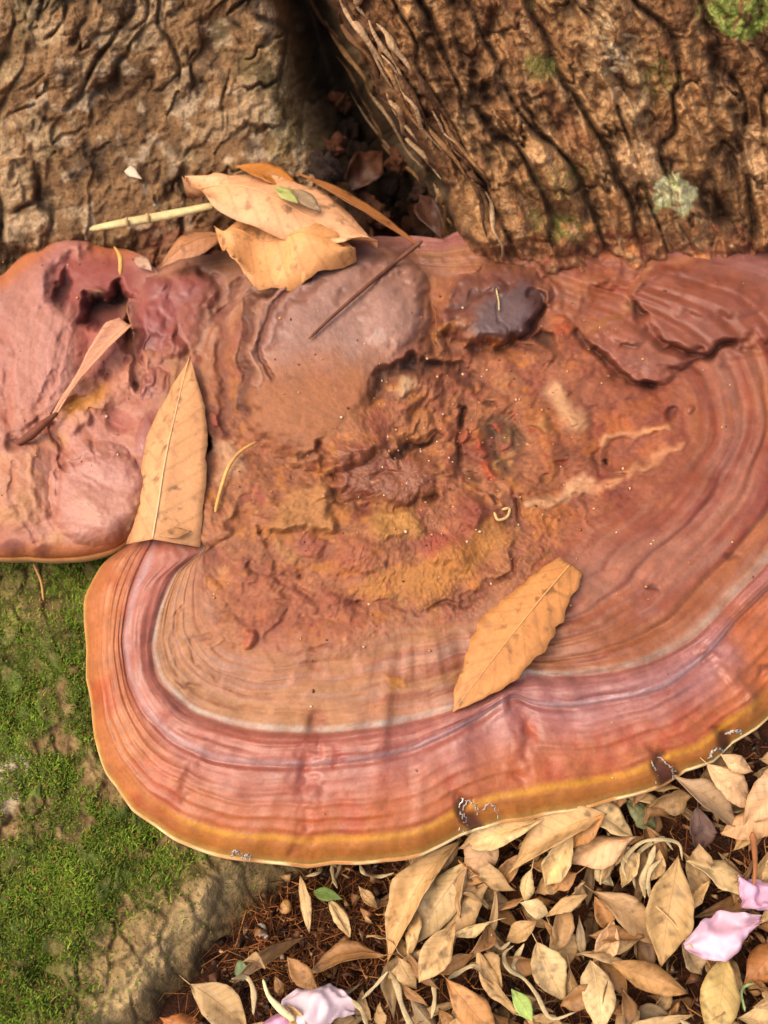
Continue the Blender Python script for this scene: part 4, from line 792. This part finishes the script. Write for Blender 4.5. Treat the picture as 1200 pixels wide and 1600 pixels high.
# ------------------------------------------------------------------ litter on the ground
TAN, PALE, PINK, ORA, BRN, GRY, DRK = (216, 172, 116), (228, 190, 134), (226, 178, 130), (204, 144, 84), (176, 126, 76), (182, 152, 112), (112, 82, 70)
GM = .00031; GW = .00029
LIT = [  # base pixel, tip pixel, width, colour, lift (mm), roll, label
 ((722, 1312), (598, 1500), 62, TAN, 17, 8, 'long tan leaf leaning up against the margin of the fungus'),
 ((732, 1345), (640, 1480), 58, PALE, 20, -6, 'pale tan leaf overlapping the long leaf under the fungus margin'),
 ((766, 1378), (692, 1474), 48, TAN, 17, 10, None), ((712, 1440), (654, 1535), 46, TAN, 22, -8, None),
 ((600, 1494), (482, 1514), 52, BRN, 12, 22, 'rolled brown leaf lying beside the white petal'), ((622, 1496), (652, 1546), 36, TAN, 19, 0, None),
 ((864, 1274), (716, 1326), 58, PALE, 24, 6, 'pale yellowish leaf tucked under the gnawed notch of the fungus margin'), ((770, 1292), (732, 1372), 58, PINK, 22, -8, None),
 ((948, 1272), (790, 1356), 62, TAN, 28, 12, 'broad tan leaf with a dark red spot close below the fungus margin'), ((912, 1262), (994, 1312), 58, PALE, 24, -10, None),
 ((946, 1272), (892, 1322), 34, ORA, 31, 14, 'small orange folded leaf on the broad tan leaf'), ((994, 1308), (884, 1338), 58, PINK, 25, 8, None),
 ((896, 1306), (852, 1388), 46, PALE, 28, -8, None), ((832, 1356), (822, 1412), 26, (236, 200, 140), 26, 20, None), ((812, 1410), (858, 1428), 30, (236, 200, 144), 27, 10, 'bright cream leaf end curled over its neighbours'),
 ((902, 1364), (866, 1392), 32, ORA, 27, 0, None), ((918, 1398), (852, 1432), 24, TAN, 25, 10, None), ((926, 1392), (1034, 1478), 60, (196, 154, 106), 20, 6, None), ((958, 1436), (926, 1506), 40, PINK, 22, -8, None),
 ((838, 1472), (888, 1568), 56, PALE, 22, 6, 'pale oblong leaf among narrower leaves and grey strips'), ((860, 1446), (890, 1514), 50, TAN, 18, -4, None), ((922, 1500), (936, 1624), 60, PALE, 21, 6, None),
 ((745, 1486), (806, 1584), 42, TAN, 20, -24, 'folded sharp pointed tan leaf above the green leaf'), ((694, 1526), (778, 1624), 56, ORA, 21, 10, 'orange brown leaf with raised midrib beside the folded leaf'),
 ((950, 1500), (1076, 1552), 50, (212, 158, 98), 22, 16, 'arched tan leaf with a pale midrib above the soil gap'), ((1060, 1336), (1034, 1516), 74, (216, 172, 112), 25, 4, 'large upright tan leaf with one dark spot'),
 ((1072, 1346), (1206, 1424), 48, PALE, 22, -10, 'tan leaf with a dark hole reaching to the small pink petal'), ((1132, 1484), (1108, 1640), 62, (222, 184, 112), 24, 4, 'yellowish leaf with a shiny whitish tip'),
 ((1066, 1472), (1098, 1524), 44, GRY, 20, 0, 'grey weathered leaf behind the light pink petal'), ((1052, 1212), (1168, 1290), 62, (190, 154, 116), 25, -8, 'greyish tan leaf beside the rootlets under the fungus edge'),
 ((1106, 1194), (1178, 1262), 56, PINK, 28, 8, None), ((1126, 1178), (1176, 1206), 36, PINK, 31, 16, None), ((1240, 1190), (1160, 1296), 60, PINK, 27, -6, None), ((1236, 1262), (1126, 1302), 52, (214, 162, 112), 24, 10, None),
 ((1090, 1262), (1094, 1340), 44, DRK, 12, 0, 'dull dark mauve leaf flat on the soil'), ((978, 1250), (1022, 1296), 42, (138, 136, 92), 12, 0, 'dull grey green leaf below the fungus edge'),
 ((297, 1538), (386, 1612), 56, (210, 170, 118), 12, 4, 'single pale oval leaf at the foot of the mossy root'), ((250, 1590), (330, 1622), 46, (188, 116, 60), 5, 0, 'orange brown leaf under the pale oval leaf'),
 ((469, 1368), (483, 1458), 22, PALE, 9, 14, 'narrow twisted pale leaf alone on the dark soil'), ((512, 1404), (548, 1464), 30, PALE, 9, -10, None), ((560, 1384), (592, 1420), 24, TAN, 9, 0, None),
 ((1224, 1470), (1162, 1536), 52, (196, 128, 72), 20, 8, None), ((955, 1602), (1086, 1584), 20, PALE, 17, 10, None), ((1000, 1580), (960, 1610), 30, TAN, 14, 0, None), ((930, 1560), (985, 1590), 26, ORA, 14, 0, None), ((1170, 1330), (1190, 1290), 20, BRN, 16, 0, None),
 ((1225, 1330), (1185, 1380), 30, PALE, 15, 0, None), ((700, 1490), (600, 1530), 30, TAN, 13, 0, None), ((770, 1440), (700, 1462), 20, PALE, 20, 12, None), ((740, 1490), (672, 1520), 30, BRN, 12, 0, None), ((840, 1440), (790, 1470), 34, TAN, 17, 0, None),
 ((880, 1420), (876, 1470), 22, BRN, 17, 20, None), ((905, 1430), (912, 1500), 18, GRY, 19, 0, None), ((890, 1510), (905, 1580), 22, TAN, 18, 12, None), ((640, 1360), (700, 1400), 30, GRY, 10, 0, None), ((640, 1560), (690, 1620), 30, GRY, 10, 0, None),
 ((820, 1590), (900, 1620), 44, TAN, 14, 0, None), ((1010, 1290), (1050, 1350), 24, BRN, 14, 0, None), ((1150, 1590), (1230, 1600), 44, PALE, 14, 0, None), ((430, 1525), (440, 1560), 18, BRN, 9, 0, None), ((1000, 1330), (970, 1390), 30, PALE, 16, 6, None),
 ((820, 1330), (770, 1400), 30, BRN, 15, 0, None), ((960, 1330), (1000, 1350), 34, PALE, 21, 0, None), ((930, 1350), (960, 1385), 30, (204, 180, 130), 21, 0, None),
]
rl = random.Random(21)
def jit(c_, lo, hi):
    f_ = rl.uniform(lo, hi); return tuple(int(min(255, q * f_)) for q in c_)
FILL = 'brown dry leaf half buried among the ground litter'
G_LIT = 'dry leaves of the ground litter'
LAB = iter(['slender tan leaf on the right of the overlapping pale leaf pair', 'tan leaf whose tip points to the rolled brown leaf', 'short tan leaf bridging the long leaf and the rolled one', 'pinkish tan leaf below the pale yellowish leaf at the notch', 'pale leaf tucked under the fungus edge beside the grey green leaf', 'pinkish tan leaf below the small orange folded leaf', 'pale upright leaf pointing down from the broad spotted leaf', 'short bright cream leaf edge above the curled cream end', 'small orange rounded leaf next to the pale upright leaf', 'thin tan leaf lying across below the orange rounded leaf', 'wide dull tan leaf between grey strips and large upright leaf', 'pinkish triangular leaf in front of the wide dull tan leaf', 'tan leaf partly covered by the pale oblong leaf', 'long pale leaf beside the pale oblong leaf and arched leaf', 'pinkish leaf overlapping the greyish tan leaf by the fungus edge', 'small pinkish folded leaf touching the webbed fungus edge', 'broad pinkish leaf with its stem hanging over dark soil', 'tan leaf with pointed end under the broad pinkish leaf', 'short pale leaf below the small green leaf on soil', 'small tan leaf lying apart near the small green leaf', 'orange brown leaf behind the light pink petal', 'narrow pale leaf lying flat below the arched tan leaf', 'small tan leaf next to the narrow flat pale leaf', 'small orange leaf under the arched tan leaf', 'small brown leaf beside the hanging stem', 'pale leaf above the small pink petal', 'thin tan leaf crossing under the rolled brown leaf', 'thin pale leaf in the gap beside the slender tan leaf', 'brown leaf under the orange brown ribbed leaf', 'tan leaf above the winding grey strips', 'narrow brown leaf standing among the short stems', 'narrow grey leaf beside the pinkish triangular leaf', 'narrow tan leaf right against the pale oblong leaf', 'grey leaf in shade under the long tan leaf', 'grey leaf left of the orange brown ribbed leaf', 'tan leaf lying across below the pale oblong leaf', 'brown leaf beside the looped grey strips', 'pale leaf below the yellowish shiny leaf', 'small brown leaf standing behind the cream straw', 'pale leaf inside the loop of grey strips', 'brown leaf under the broad spotted tan leaf', 'pale leaf below the pinkish leaf near the grey strips', 'creamy grey leaf above the wide dull tan leaf'])
for (a, b, wd, col, lf, ro, lab) in LIT:
    lab = lab or next(LAB)
    leaf('dry_leaf', on_ground(*a, lf / 1000. + .003), on_ground(*b, lf / 1000. - .001), wd * GW * rl.uniform(.74, .95), lab, group=G_LIT, col=jit(col, .92, 1.05),
         arch=rl.uniform(.04, .16), fold=rl.choice([-.35, -.2, .15, .3, .45]), roll=ro * 1.3, twist=rl.uniform(-45, 45), curl=rl.uniform(-.06, .14), spots=rl.uniform(.5, 1.0), rnd=rl, ripple=rl.uniform(.08, .2), bend=rl.uniform(-.07, .07), cup=rl.choice([-.5, -.3, 0, .4, .8]), stalk=rl.choice([0, 0, .006]), nu=22, nv=9)
k = 0
while k < 260:
    x = rl.uniform(380, 1330); y = rl.uniform(1180, 1760)
    if root_dist(x, y) > -60 or y < np.interp(x, [380, 600, 720, 950, 1130, 1200, 1330], [1350, 1345, 1300, 1252, 1175, 1120, 1050]) - 10: continue
    if x < 640 and y < 1500 and rl.random() < .9: continue
    a = rl.uniform(0, 2 * math.pi); ln = rl.uniform(45, 150); lf = rl.uniform(.003, .013)
    if k >= 110: ln = rl.uniform(35, 95); lf = rl.uniform(.012, .024)
    dd = (math.cos(a) * ln / 2, math.sin(a) * ln / 2)
    leaf('dry_leaf', on_ground(x - dd[0], y - dd[1], lf), on_ground(x + dd[0], y + dd[1], lf + rl.uniform(-.002, .005)), rl.uniform(12, 34) * GM, FILL if k < 110 else 'small narrow curled tan leaf caught loosely on top of the litter', group='half buried leaves' if k < 110 else 'small curled leaves on the litter', col=jit(rl.choice([TAN, TAN, BRN, (190, 146, 96), ORA, TAN]), .6 if k < 110 else .8, .95 if k < 110 else 1.05),
         arch=rl.uniform(.02, .15), fold=rl.uniform(-.1, .3), roll=rl.uniform(-55, 55), twist=rl.uniform(-80, 80), cup=rl.uniform(-.5, 1.4), bend=rl.uniform(-.15, .15), curl=rl.uniform(-.2, .3), spots=1, rnd=rl, ripple=.2, rib=False, nu=14, nv=7); k += 1
leaf('green_leaf', on_ground(489, 1393, .013), on_ground(536, 1405, .014), 19 * GM, 'small green leaf on dark soil under the fungus margin', col=(112, 134, 62), spots=.1, rnd=rl)
leaf('green_leaf', on_ground(799, 1545, .027), on_ground(832, 1596, .026), 22 * GM, 'small yellow green leaf on the folded tan leaf', col=(182, 204, 108), spots=0, rnd=rl, arch=.08)
leaf('green_leaf', on_ground(366, 1520, .010), on_ground(390, 1514, .010), 26 * GM, 'small grey green leaf near the pale oval leaf', col=(120, 136, 92), spots=0, rnd=rl, rib=False)
WP = [(0, .25, .2), (.15, .7, .5), (.35, 1, .8), (.6, .8, .9), (.8, .35, .5), (1, .08, .1)]
leaf('petal', on_ground(440, 1562, .020), on_ground(556, 1574, .016), 62 * GM, 'white petal lying on the soil beside the rolled brown leaf', 'petal', 'fallen petals', (250, 222, 230), arch=.14, fold=-.25, roll=-14, mat=M_PETAL, rib=False, spots=.15, prof=WP, rnd=rl, nu=34, nv=17, ripple=.34, cup=-.4, twist=30, thick=.0002)
leaf('petal', on_ground(408, 1606, .016), on_ground(510, 1600, .016), 50 * GM, 'pink petal under the cream straw', 'petal', 'fallen petals', (238, 176, 206), arch=.12, fold=-.2, roll=10, mat=M_PETAL, rib=False, spots=.15, prof=WP, rnd=rl, nu=34, nv=17, ripple=.34, cup=-.4, twist=30, thick=.0002)
leaf('petal', on_ground(1072, 1480, .030), on_ground(1190, 1436, .032), 58 * GM, 'light pink petal between the large spotted leaf and the yellowish leaf', 'petal', 'fallen petals', (252, 206, 224), arch=.12, fold=-.25, roll=8, mat=M_PETAL, rib=False, spots=.15, prof=WP, rnd=rl, nu=34, nv=17, ripple=.34, cup=-.4, twist=30, thick=.0002)
leaf('petal', on_ground(1150, 1372, .026), on_ground(1222, 1424, .024), 48 * GM, 'small pink petal at the end of the holed leaf', 'petal', 'fallen petals', (236, 184, 210), arch=.12, fold=-.2, roll=-6, mat=M_PETAL, rib=False, spots=.15, prof=WP, rnd=rl, nu=34, nv=17, ripple=.34, cup=-.4, twist=30, thick=.0002)
strand('straw', [on_ground(411, 1530, .020), on_ground(420, 1556, .022), on_ground(438, 1576, .024), on_ground(460, 1594, .022)], [.0006, .0009, .0016, .0012], 'cream straw curving over the pink petal', 'straw', (244, 222, 166))
strand('straw', [on_ground(1196, 1530, .016), on_ground(1160, 1545, .017), on_ground(1164, 1580, .016)], .0006, 'thin pale green grass blade near the yellowish leaf', 'straw', (170, 196, 130), n=14)
strand('straw', [on_ground(1016, 1408, .032), on_ground(1050, 1440, .031), on_ground(1086, 1486, .028)], .0005, 'thin pale stem across the large spotted leaf', 'straw', (206, 164, 112), n=14)
strand('straw', [on_ground(1176, 1300, .032), on_ground(1180, 1350, .030), on_ground(1177, 1392, .028)], [.0016, .0010, .0006], 'brown stem hanging from the leaf under the fungus edge', 'straw', (160, 100, 58), n=14)
GS = 'grey curled bark strips'
for pts, w_, lb in [([(984, 1376), (976, 1350), (996, 1322), (1030, 1308), (1056, 1318), (1064, 1344)], 8, None), ([(990, 1392), (992, 1356), (1004, 1326), (1034, 1314), (1050, 1330)], 11, None), ([(1006, 1400), (1004, 1370), (1014, 1342), (1024, 1322)], 12, None), ([(1020, 1412), (1016, 1390), (1018, 1360), (1030, 1340)], 9, None),
                    ([(800, 1474), (790, 1492), (796, 1512), (818, 1532), (838, 1556), (862, 1588), (900, 1584)], 8, None), ([(820, 1474), (806, 1492), (800, 1510), (814, 1524)], 9, None), ([(612, 1520), (622, 1540), (626, 1566), (644, 1600), (660, 1616)], 11, None), ([(604, 1520), (586, 1546), (568, 1560)], 6, None),
                    ([(676, 1528), (678, 1560), (672, 1590)], 8, None), ([(698, 1532), (716, 1516), (740, 1512), (760, 1524)], 9, None), ([(500, 1350), (496, 1362), (482, 1372)], 7, None), ([(518, 1350), (522, 1372), (530, 1390)], 7, None), ([(560, 1352), (570, 1366), (588, 1372), (620, 1362)], 8, None), ([(534, 1350), (530, 1364), (520, 1380)], 6, None),
                    ([(546, 1560), (566, 1580), (572, 1610)], 9, None), ([(396, 1590), (400, 1552), (386, 1530), (360, 1528)], 9, None), ([(770, 1462), (782, 1478), (796, 1470)], 7, None), ([(1060, 1592), (1080, 1610), (1070, 1640)], 10, None)]:
    lf = rl.uniform(.018, .028)
    strand('bark_strip', [on_ground(x + rl.uniform(-4, 4), y + rl.uniform(-4, 4), lf + rl.uniform(-.004, .005)) for x, y in pts], [w_ * GM * .12, w_ * GM * .5, w_ * GM * .3, w_ * GM * .45, w_ * GM * .1], 'thin grey curled strip of dried bark in the leaf litter', 'bark strip', (196, 172, 128), flat=.22, group=GS)
# bark chunks and clods lodged in the cleft
for (p, r, i) in CHUNKS:
    uu, vv_ = np.meshgrid(np.linspace(0, math.pi, 22), np.linspace(0, 2 * math.pi, 36, endpoint=False), indexing='ij')
    sx, sy, sz = np.sin(uu) * np.cos(vv_), np.sin(uu) * np.sin(vv_), np.cos(uu)
    rr = r * (1 + .95 * fbm(sx * 2.2 + i * 3 + sz, sy * 1.7 + sz * 1.3, 3, 17)); q = np.stack([rr * sx, rr * sy * .6, rr * sz * .8], -1).reshape(-1, 3)
    cc = np.tile(alb([(84, 50, 32), (60, 38, 26), (104, 62, 40), (48, 32, 24)][i % 4]), (len(q), 1)) * (1 + .5 * fbm(q[:, 0] * 300 + i, q[:, 2] * 300, 3, 6))[:, None]  # browns darkened so the chunks carry the shade of the cleft
    o = mesh_np('bark_chunk', q, grid_faces(22, 36, True)[:, ::-1], M_BARK, np.clip(cc, .004, 1), np.full(len(q), .9)); o.location = p; o.rotation_euler = (0, 0, i * 1.1)
    tag(o, 'crumbly dark brown chunk of bark lodged in the cleft', 'bark chunk', 'bark chunks in the cleft')
# pebbles and chips
for (x, y, r, cc, lb) in ((408, 1452, 8, (196, 180, 160), 'pale grey pebble on dark soil below the mossy root'), (447, 1416, 9, (188, 140, 80), 'ochre pebble on dark soil under the fungus'), (416, 1464, 4, (180, 160, 140), 'tiny grey pebble touching the pale one'), (441, 1496, 4, (196, 160, 130), 'tiny pinkish pebble near the cream straw'), (1180, 1540, 12, (206, 152, 92), 'small orange wood chip near the yellowish leaf')):
    p = on_ground(x, y, .004); uu, vv_ = np.meshgrid(np.linspace(0, math.pi, 9), np.linspace(0, 2 * math.pi, 14, endpoint=False), indexing='ij')
    rr = r * GM * (1 + .25 * fbm(uu * 1.3 + x, vv_ * .8 + y, 2, 7)); q = np.stack([rr * np.sin(uu) * np.cos(vv_), rr * 1.15 * np.sin(uu) * np.sin(vv_), rr * .7 * np.cos(uu)], -1).reshape(-1, 3)
    o = mesh_np('pebble' if 'pebble' in lb else 'wood_chip', q, grid_faces(9, 14, True)[:, ::-1], M_SPECK, np.tile(alb(cc), (len(q), 1))); o.location = p; tag(o, lb, 'pebble' if 'pebble' in lb else 'wood chip')
# the litter goes on over the ground round about: too many to count
vs, fs, cs, k = [], [], [], 0
while k < 1100:
    x = rl.uniform(-.25, .75); y = rl.uniform(-.5, .42)
    d3 = np.array([x, y * CP - (0 - CAM_H) * 0, 0]); fy = y * CP + CAM_H * SP; uy = y * SP - CAM_H * CP
    ix = 600 + x / fy * 800 / TV; iy = 800 - uy / fy * 800 / TV
    if (-60 < ix < 1260 and iy < 1650) or root_dist(ix, iy) > -80: continue
    a = rl.uniform(0, 6.28); L_ = rl.uniform(.02, .05); w_ = L_ * rl.uniform(.22, .4); U, Vv = np.meshgrid(np.linspace(0, 1, 8), np.linspace(-1, 1, 5), indexing='ij')
    yy = Vv * w_ / 2 * np.sin(math.pi * U ** .9); zz = rl.uniform(.02, .2) * L_ * 4 * U * (1 - U) + rl.uniform(-.4, .5) * np.abs(yy) + rl.uniform(-.3, .3) * yy
    p = np.stack([x + (U - .5) * L_ * math.cos(a) - yy * math.sin(a), y + (U - .5) * L_ * math.sin(a) + yy * math.cos(a), float(ground_z(x, y)) + rl.uniform(.001, .014) + zz], -1).reshape(-1, 3)
    vs.append(p); fs.append(grid_faces(8, 5) + 40 * k); cs.append(np.tile(alb(jit(rl.choice([TAN, PALE, BRN, ORA]), .6, 1)), (40, 1))); k += 1
o = mesh_np('leaf_litter', np.concatenate(vs), np.concatenate(fs), M_LEAF, np.concatenate(cs)); tag(o, 'scattered dry tan leaves covering the ground around', 'leaf litter', kind='stuff')
vs, fs, cs = [], [], []
for i in range(1500):
    x = rl.uniform(300, 1260); y = rl.uniform(1150, 1660)
    if root_dist(x, y) > 10: x, y = rl.uniform(640, 1240), rl.uniform(1330, 1660)
    p = on_ground(x, y, rl.uniform(-.001, .009)); r = rl.uniform(.0006, .0028); q = rng.randn(4, 3) * np.array([1, 1, .5]) * r
    vs.append(p + q); fs.append(np.array([(0, 1, 2), (0, 2, 3), (0, 3, 1), (1, 3, 2)]) + 4 * i); cs.append(np.tile(alb(rl.choice([(190, 146, 98), (120, 76, 46), (82, 52, 34), (160, 112, 70), (62, 40, 28)])), (4, 1)))
o = mesh_np('litter_crumbs', np.concatenate(vs), np.concatenate(fs), M_SPECK, np.concatenate(cs), smooth=False); tag(o, 'small crumbs of leaf and bark between the litter leaves', 'crumbs', kind='stuff')
# fine reddish rootlets in the soil
vs, fs, cs, k = [], [], [], 0
for i in range(2600):
    x = rl.uniform(300, 1260); y = rl.uniform(1140, 1660)
    if root_dist(x, y) > 0: continue
    p0 = on_ground(x, y, rl.uniform(-.001, .004)) if i % 3 else on_ground(rl.uniform(380, 620), rl.uniform(1350, 1560), rl.uniform(-.001, .004))
    a = rl.uniform(0, 2 * math.pi); L_ = rl.uniform(.006, .022); st = rl.uniform(-.1, .5)
    p1 = p0 + np.array([math.cos(a), math.sin(a), st]) * L_ * .5 + rng.randn(3) * .0015; p2 = p0 + np.array([math.cos(a + .5), math.sin(a + .5), st * .3]) * L_
    vt, ft = tube(np.array([p0, p1, p2]), rl.uniform(.00014, .0004), 3); vs.append(vt); fs.append(ft + k); k += len(vt)
    cs.append(np.tile(alb(rl.choice([(130, 72, 36), (96, 54, 32), (160, 96, 50), (70, 42, 28), (178, 120, 66)])), (len(vt), 1)))
o = mesh_np('rootlets', np.concatenate(vs), np.concatenate(fs), M_FIBRE, np.concatenate(cs)); tag(o, 'fine reddish brown rootlets and crumbs in the dark soil', 'rootlets', kind='stuff')
